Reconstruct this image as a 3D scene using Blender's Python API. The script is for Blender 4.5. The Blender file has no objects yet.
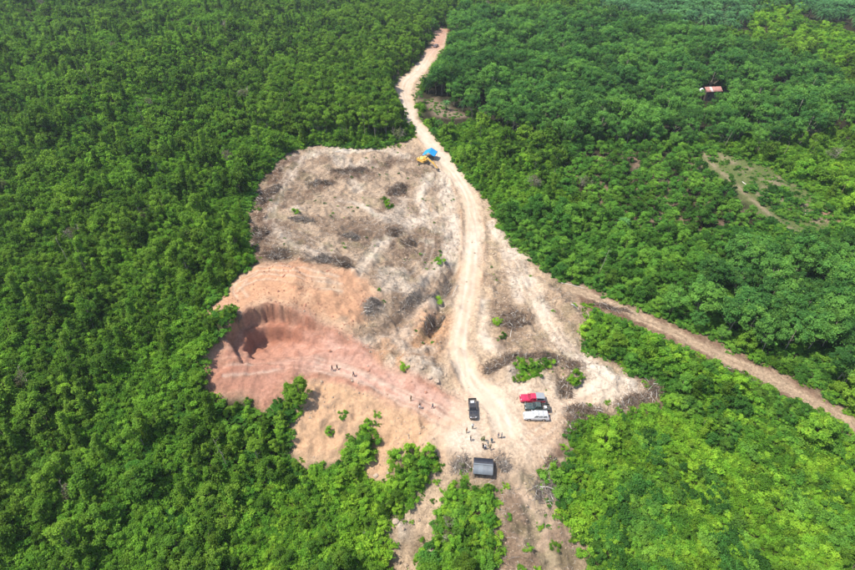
# Aerial view of a forest clearing with an excavated earth pit, a dirt road, parked vehicles and people.
import bpy, bmesh, math, random
import numpy as np
from mathutils import Vector, Matrix, Euler

R = math.radians
SC = bpy.context.scene
COL = SC.collection

# ---------------------------------------------------------------- camera, sky, sun, exposure
CAM_H, CAM_PITCH = 95.0, 36.0
cam_data = bpy.data.cameras.new('camera')
cam_data.sensor_width = 36.0
cam_data.lens = 24.0
cam_data.clip_start = 0.5
cam_data.clip_end = 9000.0
cam = bpy.data.objects.new('camera', cam_data)
cam.location = (0.0, 0.0, CAM_H)
cam.rotation_euler = (R(90.0 - CAM_PITCH), 0.0, 0.0)
COL.objects.link(cam)
SC.camera = cam

SUN_EL, SUN_AZ = 62.0, 256.0           # azimuth clockwise from +Y: from the left, a little behind the camera
world = bpy.data.worlds.new('World')
SC.world = world
world.use_nodes = True
wn = world.node_tree
bg = wn.nodes['Background']
sky = wn.nodes.new('ShaderNodeTexSky')
sky.sky_type = 'NISHITA'
sky.sun_disc = False
sky.sun_elevation = R(SUN_EL)
sky.sun_rotation = R(SUN_AZ)
sky.air_density = 1.0
sky.dust_density = 1.5
wn.links.new(sky.outputs['Color'], bg.inputs['Color'])
bg.inputs['Strength'].default_value = 0.15

sun_data = bpy.data.lights.new('sun', 'SUN')
sun_data.energy = 4.3
sun_data.angle = R(0.53)
sun_data.color = (1.0, 0.945, 0.85)
sun = bpy.data.objects.new('sun', sun_data)
az, el = R(SUN_AZ), R(SUN_EL)
sun_dir = Vector((math.sin(az) * math.cos(el), math.cos(az) * math.cos(el), math.sin(el)))
sun.rotation_euler = sun_dir.to_track_quat('Z', 'Y').to_euler()
sun.location = (-60, -20, 200)
COL.objects.link(sun)

SC.view_settings.view_transform = 'Standard'
SC.view_settings.look = 'None'
SC.view_settings.exposure = 0.88
SC.view_settings.gamma = 1.0
SC.view_settings.use_curve_mapping = False
SC.cycles.max_bounces = 5
SC.cycles.diffuse_bounces = 3
SC.cycles.glossy_bounces = 2
SC.cycles.transmission_bounces = 3
SC.cycles.transparent_max_bounces = 4
SC.cycles.use_denoising = True
SC.cycles.use_adaptive_sampling = True
SC.cycles.adaptive_threshold = 0.02

# ---------------------------------------------------------------- terrain heights (metres, yard = 0)
# <terrain>
def _hash(ix, iy, seed):
    n = (ix.astype(np.int64) * 374761393 + iy.astype(np.int64) * 668265263 + seed * 1274126177) & 0x7fffffff
    n = ((n ^ (n >> 13)) * 1274126177) & 0x7fffffff
    n = (n ^ (n >> 16)) & 0xffff
    return n / 65535.0

def vnoise(x, y, seed=0):
    ix = np.floor(x); iy = np.floor(y)
    fx = x - ix; fy = y - iy
    fx = fx * fx * (3 - 2 * fx); fy = fy * fy * (3 - 2 * fy)
    a = _hash(ix, iy, seed); b = _hash(ix + 1, iy, seed)
    c = _hash(ix, iy + 1, seed); d = _hash(ix + 1, iy + 1, seed)
    return (a * (1 - fx) + b * fx) * (1 - fy) + (c * (1 - fx) + d * fx) * fy

def fbm(x, y, scale, seed=0, octv=4, gain=0.5):
    x = np.asarray(x, float) / scale; y = np.asarray(y, float) / scale
    s = 0.0; a = 1.0; t = 0.0
    for k in range(octv):
        s = s + a * vnoise(x + 17.3 * k, y - 9.1 * k, seed + k * 31)
        t += a; a *= gain
        x, y = x * 1.93 + y * 0.31, y * 1.93 - x * 0.31
    return s / t            # 0..1, mean 0.5

def sstep(t):
    t = np.clip(t, 0, 1)
    return t * t * (3 - 2 * t)

def poly_sd(x, y, poly):
    """signed distance to a closed polygon, positive inside"""
    d2 = np.full(x.shape, 1e12)
    ins = np.zeros(x.shape, bool)
    n = len(poly)
    for i in range(n):
        ax, ay = poly[i]; bx, by = poly[(i + 1) % n]
        ex, ey = bx - ax, by - ay
        t = np.clip(((x - ax) * ex + (y - ay) * ey) / (ex * ex + ey * ey + 1e-9), 0, 1)
        d2 = np.minimum(d2, (x - ax - t * ex) ** 2 + (y - ay - t * ey) ** 2)
        if ay != by:
            c = ((ay > y) != (by > y)) & (x < (bx - ax) * (y - ay) / (by - ay) + ax)
            ins ^= c
    d = np.sqrt(d2)
    return np.where(ins, d, -d)

def line_d(x, y, pts):
    """distance to an open polyline, and the arc length along it"""
    d2 = np.full(x.shape, 1e12)
    s = np.zeros(x.shape); acc = 0.0; side = np.zeros(x.shape)
    for (ax, ay), (bx, by) in zip(pts[:-1], pts[1:]):
        ex, ey = bx - ax, by - ay
        L = math.hypot(ex, ey) + 1e-9
        t = np.clip(((x - ax) * ex + (y - ay) * ey) / (L * L), 0, 1)
        q = (x - ax - t * ex) ** 2 + (y - ay - t * ey) ** 2
        m = q < d2
        d2 = np.where(m, q, d2); s = np.where(m, acc + t * L, s)
        side = np.where(m, ((x - ax) * ey - (y - ay) * ex) / L, side)
        acc += L
    return np.sqrt(d2), s, side

def smooth_line(pts, n=6):
    """Catmull-Rom through the points"""
    p = [pts[0]] + list(pts) + [pts[-1]]
    out = []
    for i in range(1, len(p) - 2):
        for k in range(n):
            t = k / n
            out.append(tuple(0.5 * (2 * p[i][j] + (p[i + 1][j] - p[i - 1][j]) * t
                       + (2 * p[i - 1][j] - 5 * p[i][j] + 4 * p[i + 1][j] - p[i + 2][j]) * t * t
                       + (3 * p[i][j] - p[i - 1][j] - 3 * p[i + 1][j] + p[i + 2][j]) * t ** 3) for j in (0, 1)))
    out.append(tuple(pts[-1][:2]))
    return out

CONTROL = [
    (15.50, 81.64, 0.00), (9.43, 87.34, 0.00), (24.73, 85.87, 0.00), (10.68, 74.07, -0.30), (25.05, 74.46, -0.80), (20.16, 76.51, -0.20),
    (7.95, 103.44, 0.20), (12.07, 131.80, 1.00), (20.99, 168.69, 1.50), (8.75, 206.68, 2.50), (-7.12, 279.76, 4.00), (1.47, 349.03, 5.00), (9.91, 417.67, 7.00),
    (-83.96, 115.96, 6.00), (-107.13, 113.35, 8.00), (-101.99, 198.66, 12.00), (-182.19, 242.87, 16.00), (-64.06, 292.21, 10.00), (-60.08, 147.28, 10.00), (-173.05, 340.55, 18.00), (-89.49, 437.11, 16.00),
    (-61.99, 57.80, -9.00), (-25.25, 63.97, -9.00), (-90.33, 76.95, -4.00), (-53.48, 82.50, -1.00), (-36.74, 71.72, -7.00), (-78.83, 54.36, -9.00), (-39.08, 56.41, -10.00),
    (-26.54, 91.28, 1.60), (-17.28, 88.79, 1.00), (-5.96, 84.08, 0.40), (3.66, 78.42, 0.00), (-27.83, 76.44, -5.00), (-19.71, 77.85, -4.50), (-10.99, 73.79, -6.50),
    (0.92, 74.27, -1.20), (-16.83, 82.93, -1.50), (-3.68, 77.79, -1.80), (-31.04, 84.44, 0.00),
    (-3.43, 63.35, -8.00), (-5.19, 55.98, -11.00), (3.47, 69.02, -2.50), (8.09, 61.51, -5.00), (7.80, 54.39, -8.00),
    (21.53, 61.81, -5.50), (24.43, 54.36, -9.00), (17.17, 67.75, -2.00), (39.71, 72.70, -5.00), (54.61, 67.09, -7.00), (78.06, 55.33, -8.00), (85.74, 70.32, -5.00),
    (47.66, 88.26, -1.00), (57.91, 84.22, -3.00), (34.85, 80.61, -2.00), (42.19, 126.75, 1.20), (66.79, 103.65, -0.00), (90.95, 81.55, -1.50),
    (95.18, 178.51, 2.00), (145.98, 176.59, 3.00), (132.30, 276.69, 5.00), (237.47, 333.52, 9.00), (103.56, 359.76, 8.00), (42.79, 178.51, 2.00), (100.86, 122.47, 1.00),
    (-6.15, 88.87, 0.60), (-22.73, 96.80, 2.20), (-33.40, 92.84, 3.20), (-43.46, 88.93, 4.00), (-48.73, 91.02, 5.00),
    (-35.40, 121.43, 12.50), (-23.94, 121.34, 11.00), (-12.45, 120.68, 7.00), (-18.68, 109.30, 5.50), (-6.89, 109.59, 3.00), (-52.83, 105.16, 9.50), (-43.97, 114.24, 12.00),
    (-40.09, 109.30, 10.50), (-30.83, 108.22, 9.50), (-20.82, 103.45, 6.60), (-36.22, 95.91, 4.00), (-44.00, 103.93, 10.50), (-35.52, 102.33, 10.00), (-29.55, 103.74, 7.60), (-40.63, 100.64, 9.00), (-34.87, 100.85, 7.60), (-25.18, 102.89, 5.20),
    (-38.82, 152.04, 9.00), (-25.61, 168.91, 7.00), (-46.88, 196.56, 9.00), (-12.86, 213.41, 5.00), (-5.64, 160.88, 4.00), (3.67, 139.50, 2.00), (-10.10, 135.00, 5.00), (-46.20, 135.30, 10.50),
    (34.58, 113.57, 2.00), (40.08, 95.26, 0.80), (27.52, 121.43, 1.80), (21.83, 98.44, 1.60), (30.91, 95.92, 0.80),
    (-700, 900, 25), (0, 900, 18), (700, 900, 18), (-1500, 2000, 25), (1500, 2000, 20), (0, 2400, 20),
    (-900, 200, 15), (900, 200, 5), (-900, -400, 0), (900, -400, 0), (0, -500, -8), (0, 20, -12), (-120, 20, -10), (120, 20, -10),
]
_cp = np.array(CONTROL, float)
def _rbf_fit():
    n = len(_cp)
    d = np.hypot(_cp[:, None, 0] - _cp[None, :, 0], _cp[:, None, 1] - _cp[None, :, 1])
    A = np.zeros((n + 1, n + 1))
    A[:n, :n] = np.sqrt(d * d + 9.0) - np.eye(n) * 1.5
    A[:n, n] = 1; A[n, :n] = 1
    return np.linalg.solve(A, np.concatenate([_cp[:, 2], [0]]))
_rw = _rbf_fit()
def _base_h(x, y):
    h = np.full(x.shape, _rw[-1])
    for i in range(len(_cp)):
        h += _rw[i] * np.sqrt((x - _cp[i, 0]) ** 2 + (y - _cp[i, 1]) ** 2 + 9.0)
    return h

PIT = [(-46.17, 98.60, 4.00), (-45.76, 100.13, 7.00), (-44.85, 104.28, 9.00), (-42.95, 106.68, 9.80), (-39.14, 108.25, 10.40), (-34.65, 108.37, 10.00), (-29.62, 106.67, 9.20),
       (-25.15, 104.61, 7.80), (-21.21, 102.34, 6.00), (-17.80, 99.98, 4.00), (-20.45, 97.49, 2.50), (-31.45, 94.33, 3.00), (-42.61, 93.71, 3.60)]
PIT_XY = [p[:2] for p in PIT]
PIT_C = (-39.08, 105.07, 2.00)[:2]
LEFT_CUT = smooth_line([(-50.12, 93.68, 5.50)[:2], (-49.63, 97.99, 5.50)[:2], (-47.82, 100.83, 7.00)[:2], (-45.66, 102.17, 8.00)[:2]])
GULLIES = [  # polyline, half width, depth
    ([(8.38, 139.50, 2.00)[:2], (5.44, 128.55, 1.60)[:2], (3.60, 119.58, 1.20)[:2], (1.39, 109.77, 1.20)[:2]], 1.8, 2.4),
    ([(0.69, 128.99, 3.00)[:2], (-2.49, 117.71, 3.00)[:2], (-7.44, 110.76, 3.00)[:2]], 1.5, 1.5),
    ([(2.19, 113.17, 1.00)[:2], (-0.86, 104.59, 0.80)[:2], (-7.07, 100.45, 1.00)[:2]], 1.2, 1.1),
    ([(7.45, 122.47, 1.00)[:2], (5.55, 113.41, 0.80)[:2], (4.56, 104.92, 0.50)[:2]], 1.0, 1.0),
    ([(4.88, 70.16, -1.50)[:2], (0.10, 64.35, -5.50)[:2], (-2.98, 59.80, -9.00)[:2], (-4.79, 55.41, -11.00)[:2]], 4.0, 1.8),
    ([(-1.42, 59.02, -8.00)[:2], (-0.10, 60.23, -8.00)[:2]], 1.5, 2.6),
    ([(16.63, 68.21, -2.00)[:2], (19.39, 64.03, -4.00)[:2], (21.31, 60.07, -6.00)[:2]], 2.0, 0.7),
    ([(30.72, 95.06, 1.00)[:2], (30.71, 88.55, 0.30)[:2]], 1.2, 1.0),
]
HEAPS = [  # spoil heaps: centre, radius, height
    ((-4.59, 97.25, 0.80)[:2], 4.2, 1.5), ((-0.82, 95.57, 0.50)[:2], 3.8, 1.6), ((2.19, 93.82, 0.30)[:2], 2.8, 1.2), ((-4.23, 101.85, 1.00)[:2], 2.6, 1.0),
    ((18.70, 95.39, 1.00)[:2], 2.6, 1.2), ((27.19, 94.61, 0.80)[:2], 3.4, 1.3), ((-13.91, 112.60, 7.00)[:2], 2.8, 1.3),
    ((36.83, 95.26, 0.80)[:2], 3.4, 1.1), ((42.08, 93.72, 0.40)[:2], 3.6, 1.2), ((45.47, 91.71, 0.20)[:2], 3.0, 1.0), ((38.63, 90.77, 0.20)[:2], 3.0, 0.8),
    ((-5.71, 61.99, -7.50)[:2], 2.8, 1.7), ((0.47, 58.51, -8.50)[:2], 1.8, 1.1),
    ((-36.26, 198.84, 8.00)[:2], 5.0, 1.4), ((-20.19, 206.22, 6.00)[:2], 5.5, 1.5), ((-45.01, 186.23, 9.00)[:2], 4.5, 1.0), ((-41.98, 138.78, 10.00)[:2], 5.5, 1.2),
]
for k in range(7):   # a row of tipped loads beside the branch track
    t = k / 6
    a, b = (33.35, 127.14, 1.60)[:2], (40.80, 111.10, 1.40)[:2]
    HEAPS.append(((a[0] + (b[0] - a[0]) * t - 1.0, a[1] + (b[1] - a[1]) * t), 2.7, 1.35))
    a, b = (29.19, 121.69, 1.60)[:2], (35.94, 107.25, 1.40)[:2]
    HEAPS.append(((a[0] + (b[0] - a[0]) * t, a[1] + (b[1] - a[1]) * t), 2.2, 0.8))

_hr = np.random.default_rng(19)
for _c, _sx, _sy, _n in (((-28.49, 165.43, 7.00)[:2], 24, 32, 46), ((-5.90, 118.56, 4.00)[:2], 14, 18, 26), ((-0.59, 98.60, 0.80)[:2], 9, 7, 14), ((25.77, 109.30, 1.60)[:2], 15, 22, 24), ((-16.77, 81.97, -2.00)[:2], 16, 7, 16), ((-24.73, 116.21, 9.00)[:2], 12, 9, 10), ((19.52, 61.51, -5.00)[:2], 7, 10, 10)):
    for _k in range(_n):
        HEAPS.append(((float(_c[0] + _hr.uniform(-1, 1) * _sx), float(_c[1] + _hr.uniform(-1, 1) * _sy)), float(_hr.uniform(0.8, 2.3)), float(_hr.uniform(0.3, 1.0))))
HEAP_CLEAR = smooth_line([(11.72, 436.54, 7.00)[:2], (6.00, 380.46, 6.00)[:2], (-4.23, 332.22, 5.00)[:2], (-12.29, 302.27, 4.00)[:2], (-6.06, 249.68, 3.00)[:2], (8.01, 207.79, 2.00)[:2], (15.03, 170.07, 1.50)[:2], (11.23, 127.02, 1.00)[:2], (7.92, 102.72, 0.20)[:2], (11.67, 90.66, 0.00)[:2], (15.65, 83.03, 0.00)[:2]])

def terrain_h(x, y):
    x = np.asarray(x, float); y = np.asarray(y, float)
    h = _base_h(x, y)
    far = sstep((np.hypot(x, y - 200) - 700) / 1500)
    h = h * (1 - far) + 18 * far
    # the excavated pit: two benches below the rim
    near = (x > -75) & (x < 0) & (y > 90) & (y < 160)
    if near.any():
        xs, ys = x[near], y[near]
        d = poly_sd(xs, ys, PIT_XY) + (fbm(xs, ys, 2.2, 5) - 0.5) * 1.8 + (fbm(np.arctan2(ys - PIT_C[1], xs - PIT_C[0]) * 12, xs * 0.02, 1.0, 6, 3) - 0.5) * 0.55
        floor = 3.1 + 0.02 * np.abs(xs + 40) + (fbm(xs, ys, 6.0, 8) - 0.5) * 0.5 - 1.6 * np.exp(-np.hypot(xs - PIT_C[0], ys - PIT_C[1]) ** 2 / 60)
        k = 0.55 * sstep(d / 0.9) + 0.45 * sstep((d - 2.4) / 1.2)
        h0 = h[near]
        hn = h0 - k * np.maximum(h0 - floor, 0)
        dl, sl, sd = line_d(xs, ys, LEFT_CUT)
        h[near] = hn + 1.6 * np.exp(-(dl / 2.2) ** 2)
    for pts, w, dep in GULLIES:
        d, s, _ = line_d(x, y, pts)
        h -= dep * np.exp(-(d / w) ** 2)
    for (cx, cy), r, hh in HEAPS:
        m = (np.abs(x - cx) < r * 2.2) & (np.abs(y - cy) < r * 2.2)
        if m.any():
            q = np.hypot(x[m] - cx, y[m] - cy)
            h[m] += hh * np.exp(-(q / r) ** 2 * 1.6)
    h += (fbm(x, y, 45.0, 3, 3) - 0.5) * np.clip((np.hypot(x, y - 130) - 60) / 120, 0, 1) * (9.0 + 9.0 * sstep((-x - 40) / 60))
    return h
# </terrain>

# ---------------------------------------------------------------- helpers
def link(o, parent=None):
    COL.objects.link(o)
    if parent is not None:
        o.parent = parent
    return o

def tag(o, label=None, cat=None, group=None, kind=None):
    if label: o['label'] = label
    if cat: o['category'] = cat
    if group: o['group'] = group
    if kind: o['kind'] = kind
    return o

def empty(name, loc, rz=0.0, label=None, cat=None, group=None):
    o = bpy.data.objects.new(name, None)
    o.empty_display_size = 0.3
    o.location = loc
    o.rotation_euler = (0, 0, rz)
    link(o)
    return tag(o, label, cat, group)

def mesh_np(name, verts, faces, mats, smooth=False, attrs=None, face_mat=None):
    """mesh from numpy arrays; faces is (n,3) or (n,4)"""
    verts = np.asarray(verts, np.float32); faces = np.asarray(faces, np.int32)
    me = bpy.data.meshes.new(name)
    k = faces.shape[1]
    me.vertices.add(len(verts)); me.vertices.foreach_set('co', verts.ravel())
    me.loops.add(faces.size); me.loops.foreach_set('vertex_index', faces.ravel())
    me.polygons.add(len(faces))
    me.polygons.foreach_set('loop_start', np.arange(0, faces.size, k, dtype=np.int32))
    me.polygons.foreach_set('loop_total', np.full(len(faces), k, np.int32))
    me.polygons.foreach_set('use_smooth', np.full(len(faces), smooth))
    for m in (mats if isinstance(mats, (list, tuple)) else [mats]):
        me.materials.append(m)
    if face_mat is not None:
        me.polygons.foreach_set('material_index', np.asarray(face_mat, np.int32))
    for nm, arr in (attrs or {}).items():
        arr = np.asarray(arr, np.float32)
        if arr.ndim == 1:
            a = me.attributes.new(nm, 'FLOAT', 'POINT'); a.data.foreach_set('value', arr)
        else:
            c4 = np.ones((len(arr), 4), np.float32); c4[:, :3] = arr
            a = me.attributes.new(nm, 'FLOAT_COLOR', 'POINT'); a.data.foreach_set('color', c4.ravel())
    me.update(calc_edges=True)
    return me

def new_mat(name):
    m = bpy.data.materials.new(name)
    m.use_nodes = True
    nt = m.node_tree
    return m, nt, nt.nodes['Principled BSDF']

def N(nt, typ, **kw):
    n = nt.nodes.new(typ)
    for k, v in kw.items():
        if k.startswith('i_'):
            n.inputs[k[2:].replace('_', ' ')].default_value = v
        else:
            setattr(n, k, v)
    return n

def mixc(nt, fac, a, b, blend='MIX'):
    n = nt.nodes.new('ShaderNodeMix')
    n.data_type = 'RGBA'; n.blend_type = blend
    for sock, v in ((n.inputs[0], fac), (n.inputs[6], a), (n.inputs[7], b)):
        if hasattr(v, 'is_linked'):
            nt.links.new(v, sock)
        else:
            sock.default_value = v if not isinstance(v, tuple) else (*v, 1.0)[:4]
    return n.outputs[2]

def maprange(nt, v, a, b, c, d):
    n = nt.nodes.new('ShaderNodeMapRange')
    nt.links.new(v, n.inputs[0])
    for i, q in enumerate((a, b, c, d)):
        n.inputs[i + 1].default_value = q
    return n.outputs[0]

def simple_mat(name, col, rough=0.5, metal=0.0, spec=0.5, coat=0.0, var=0.12, scale=6.0, dirt=None, dirt_amt=0.0):
    """procedural paint/metal/cloth: noise-broken colour and roughness, optional dust from object height"""
    m, nt, p = new_mat(name)
    tc = N(nt, 'ShaderNodeTexCoord')
    nz = N(nt, 'ShaderNodeTexNoise', i_Scale=scale, i_Detail=5.0, i_Roughness=0.6)
    nt.links.new(tc.outputs['Object'], nz.inputs['Vector'])
    f = maprange(nt, nz.outputs['Fac'], 0.3, 0.7, 1 - var, 1 + var)
    c = mixc(nt, 1.0, tuple(col), f, 'MULTIPLY')
    if dirt:
        g = N(nt, 'ShaderNodeTexNoise', i_Scale=1.7, i_Detail=6.0)
        nt.links.new(tc.outputs['Object'], g.inputs['Vector'])
        c = mixc(nt, maprange(nt, g.outputs['Fac'], 0.35, 0.75, 0.0, dirt_amt), c, tuple(dirt))
    nt.links.new(c, p.inputs['Base Color'])
    nt.links.new(maprange(nt, nz.outputs['Fac'], 0.3, 0.7, max(0.02, rough - 0.08), min(1, rough + 0.1)), p.inputs['Roughness'])
    p.inputs['Metallic'].default_value = metal
    p.inputs['Specular IOR Level'].default_value = spec
    p.inputs['Coat Weight'].default_value = coat
    p.inputs['Coat Roughness'].default_value = 0.08
    return m

# ---------------------------------------------------------------- outlines on the ground (metres)
CLEARING = [(10.96, 433.64), (15.39, 397.09), (8.08, 357.74), (0.82, 321.56), (-4.38, 297.86), (-6.16, 281.21), (-3.87, 254.51), (2.34, 233.94), (7.60, 222.64), (10.72, 207.29), (16.29, 190.56), (21.57, 179.48), (23.22, 164.10), (26.63, 151.33), (32.18, 140.76), (36.71, 131.72), (41.39, 123.25), (42.44, 113.97), (39.07, 108.23), (37.31, 104.47), (39.90, 99.77), (45.68, 97.75), (49.83, 93.72), (53.67, 91.55), (51.09, 88.25), (42.09, 85.65), (35.58, 84.36), (30.69, 81.97), (29.70, 78.96), (27.64, 73.32), (25.16, 71.37), (22.45, 70.22), (24.01, 65.21), (26.88, 61.12), (29.77, 57.58), (29.36, 53.28), (12.77, 52.76), (13.76, 58.49), (13.77, 64.01), (13.40, 67.12), (8.83, 69.01), (5.54, 70.22), (3.28, 67.12), (1.27, 63.19), (1.23, 58.30), (-1.66, 59.29), (-0.83, 54.03), (-7.82, 54.86), (-6.09, 59.35), (-6.88, 60.67), (-7.35, 62.81), (-2.50, 66.59), (1.92, 71.37), (2.15, 74.26), (-5.53, 75.65), (-8.58, 72.23), (-13.01, 72.76), (-11.82, 78.28), (-11.37, 82.72), (-13.56, 82.86), (-15.85, 81.04), (-18.52, 76.58), (-25.70, 74.56), (-29.02, 77.80), (-28.60, 81.64), (-27.85, 85.31), (-27.35, 89.05), (-29.01, 90.02), (-31.85, 88.64), (-35.14, 84.34), (-37.61, 86.56), (-44.31, 87.15), (-47.77, 86.69), (-49.26, 91.96), (-48.52, 95.22), (-47.04, 98.83), (-44.92, 102.51), (-44.61, 104.26), (-47.44, 107.11), (-51.80, 105.01), (-53.73, 104.79), (-50.45, 111.90), (-45.92, 121.88), (-45.10, 124.84), (-50.10, 135.26), (-54.26, 151.13), (-57.38, 175.17), (-55.15, 192.71), (-52.00, 204.18), (-46.17, 209.75), (-30.76, 212.27), (-21.68, 215.44), (-13.61, 220.80), (-7.72, 228.11), (-5.73, 233.51), (-13.57, 270.23), (-17.12, 295.49), (-13.67, 312.98), (-3.77, 343.72), (1.56, 375.93), (8.77, 430.07)]
SIDE_TRACK = [(36.19, 130.86), (42.59, 128.62), (53.99, 119.65), (61.17, 113.01), (72.05, 105.77), (84.14, 95.95), (95.44, 83.86), (92.58, 78.59), (90.12, 85.55), (81.96, 91.30), (74.14, 96.37), (67.68, 101.42), (54.65, 112.01), (42.96, 118.35), (40.12, 123.82)]
UPPER_STRIP = [(109.84, 229.89), (113.73, 222.79), (120.96, 210.76), (130.96, 202.62), (135.20, 188.06), (136.99, 176.66), (137.05, 160.46), (132.38, 160.10), (118.59, 158.81), (115.74, 176.23), (112.88, 200.85)]
PALM_PATCH = [(-3.20, 280.39), (4.22, 283.36), (11.70, 269.79), (18.78, 259.84), (12.56, 255.14), (3.91, 257.81)]
ROAD = smooth_line([(11.78, 438.84), (6.02, 381.55), (-4.20, 329.90), (-12.06, 296.76), (-10.31, 272.07), (-5.98, 246.29), (1.45, 225.40), (7.98, 206.95), (13.17, 187.02), (14.97, 169.33), (13.88, 146.95), (11.18, 126.52), (8.44, 109.50), (7.84, 101.80), (8.98, 95.66), (11.64, 90.41), (15.39, 84.87), (16.28, 78.94)])
YARD = [(6.14, 88.57), (13.08, 91.54), (19.84, 91.24), (30.21, 91.34), (36.22, 87.72), (32.09, 83.58), (29.16, 78.41), (26.13, 73.08), (22.59, 71.36), (15.62, 72.44), (8.58, 72.07), (4.59, 73.33), (2.59, 76.77), (3.73, 81.48)]
RED = [(-49.26, 91.96), (-48.52, 95.22), (-45.16, 100.92), (-44.47, 105.89), (-38.45, 108.62), (-29.53, 107.19), (-20.84, 102.84), (-13.09, 99.34), (-1.70, 91.92), (6.13, 88.28), (10.59, 84.91), (9.01, 80.42), (3.94, 81.21), (-6.05, 86.32), (-17.15, 92.21), (-24.65, 94.01), (-30.60, 91.79), (-33.45, 86.06), (-36.01, 84.49), (-38.93, 86.82), (-47.52, 86.49)]
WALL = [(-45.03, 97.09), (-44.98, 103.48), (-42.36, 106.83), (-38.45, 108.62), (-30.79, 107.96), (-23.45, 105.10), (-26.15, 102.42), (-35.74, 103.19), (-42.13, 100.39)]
SALMON = [(-54.17, 104.59), (-50.55, 112.28), (-46.05, 122.39), (-35.67, 125.27), (-21.81, 124.57), (-14.64, 122.45), (-12.19, 116.04), (-15.22, 109.01), (-19.43, 102.77), (-28.45, 107.80), (-39.95, 108.91), (-45.02, 103.30)]
GREYLAND = [(-48.46, 125.34), (-54.86, 151.10), (-58.05, 176.59), (-55.88, 194.41), (-46.49, 211.65), (-12.90, 223.02), (-3.03, 218.35), (6.68, 201.93), (12.01, 177.87), (11.12, 146.70), (7.73, 122.69), (5.56, 105.16), (2.88, 94.59), (-5.16, 94.08), (-13.57, 99.55), (-18.53, 103.22), (-14.77, 109.64), (-12.19, 116.04), (-15.14, 122.23), (-23.15, 124.99), (-35.96, 124.14)]
EMBANK = [(-28.72, 91.04), (-24.62, 93.76), (-17.58, 91.95), (-6.03, 85.80), (4.13, 80.43), (5.63, 74.27), (1.92, 71.37), (-5.73, 75.32), (-8.55, 71.65), (-13.60, 72.20), (-18.48, 75.91), (-26.68, 73.99), (-29.65, 77.78)]
SPOIL = [(20.98, 168.61), (26.32, 151.33), (36.71, 131.72), (42.44, 113.97), (37.31, 104.47), (45.43, 97.72), (50.88, 93.25), (42.64, 86.14), (31.24, 84.99), (20.97, 91.22), (12.52, 99.49), (14.16, 121.97), (15.81, 152.64)]
SLOPE = [(4.56, 71.37), (14.54, 71.61), (23.46, 70.37), (27.27, 61.14), (29.72, 53.28), (12.41, 52.76), (13.77, 64.01)]
DEAD_RIM = [([(41.08, 101.61), (49.77, 96.02), (56.13, 91.97), (50.81, 87.23), (41.52, 86.10), (49.37, 90.40), (49.09, 93.64), (44.74, 96.97)], 0.9), ([(30.70, 84.44), (38.03, 85.46), (40.33, 83.71), (33.61, 79.98), (30.33, 77.67), (26.86, 72.38), (24.87, 70.86), (28.55, 77.38)], 0.9),
            ([(12.18, 95.11), (17.34, 100.32), (27.12, 101.96), (34.74, 97.95), (35.62, 94.53), (32.58, 89.79), (29.77, 88.95), (32.22, 95.39), (26.41, 97.63), (18.54, 95.23), (14.84, 93.51)], 0.8), ([(16.32, 121.98), (21.14, 124.16), (27.00, 117.93), (27.25, 110.95), (21.33, 103.81), (17.01, 101.73), (15.78, 109.77)], 0.75),
            ([(4.21, 74.71), (8.62, 73.17), (14.66, 73.06), (17.36, 69.93), (14.28, 68.26), (6.51, 69.63), (4.57, 72.19)], 0.6), ([(40.98, 127.62), (51.17, 119.13), (57.00, 112.12), (53.82, 110.10), (44.16, 116.69), (40.50, 121.72)], 0.8),
            ([(-42.29, 171.07), (-37.97, 181.30), (-28.39, 194.09), (-16.31, 205.56), (-10.64, 206.77), (-15.64, 194.14), (-30.48, 181.70), (-39.75, 165.86)], 0.75), ([(-34.21, 128.45), (-25.93, 135.35), (-19.19, 131.70), (-20.96, 123.92), (-28.57, 123.23)], 0.7),
            ([(-14.97, 171.93), (-10.48, 184.63), (-5.67, 191.65), (-6.73, 177.08), (-11.58, 164.46), (-14.85, 164.88)], 0.8), ([(-26.03, 146.46), (-23.07, 151.51), (-18.36, 146.30), (-19.60, 140.90), (-24.54, 139.42)], 0.6),
            ([(-13.19, 153.51), (-8.71, 157.45), (-2.88, 147.26), (-5.18, 142.17), (-10.53, 143.61)], 0.75), ([(-17.39, 112.30), (-14.74, 116.57), (-10.91, 115.82), (-12.34, 110.16), (-16.17, 108.78)], 0.75),
            ([(-47.89, 125.25), (-54.26, 151.13), (-57.70, 175.12), (-55.69, 193.54), (-51.80, 203.18), (-46.26, 205.80), (-47.55, 181.24), (-48.01, 161.04), (-42.39, 136.44), (-33.84, 126.61), (-23.02, 123.97), (-33.13, 123.03)], 0.85), ([(-0.64, 111.19), (3.37, 121.31), (7.09, 134.31), (7.99, 129.20), (4.87, 117.31), (1.67, 111.35)], 0.85),
            ([(0.70, 129.28), (3.54, 132.22), (0.67, 120.43), (-5.02, 113.65), (-8.22, 111.19), (-3.31, 119.67)], 0.6), ([(67.01, 104.30), (74.88, 98.17), (84.59, 89.64), (83.36, 88.01), (72.49, 93.47), (66.61, 99.83)], 0.8)]
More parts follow.
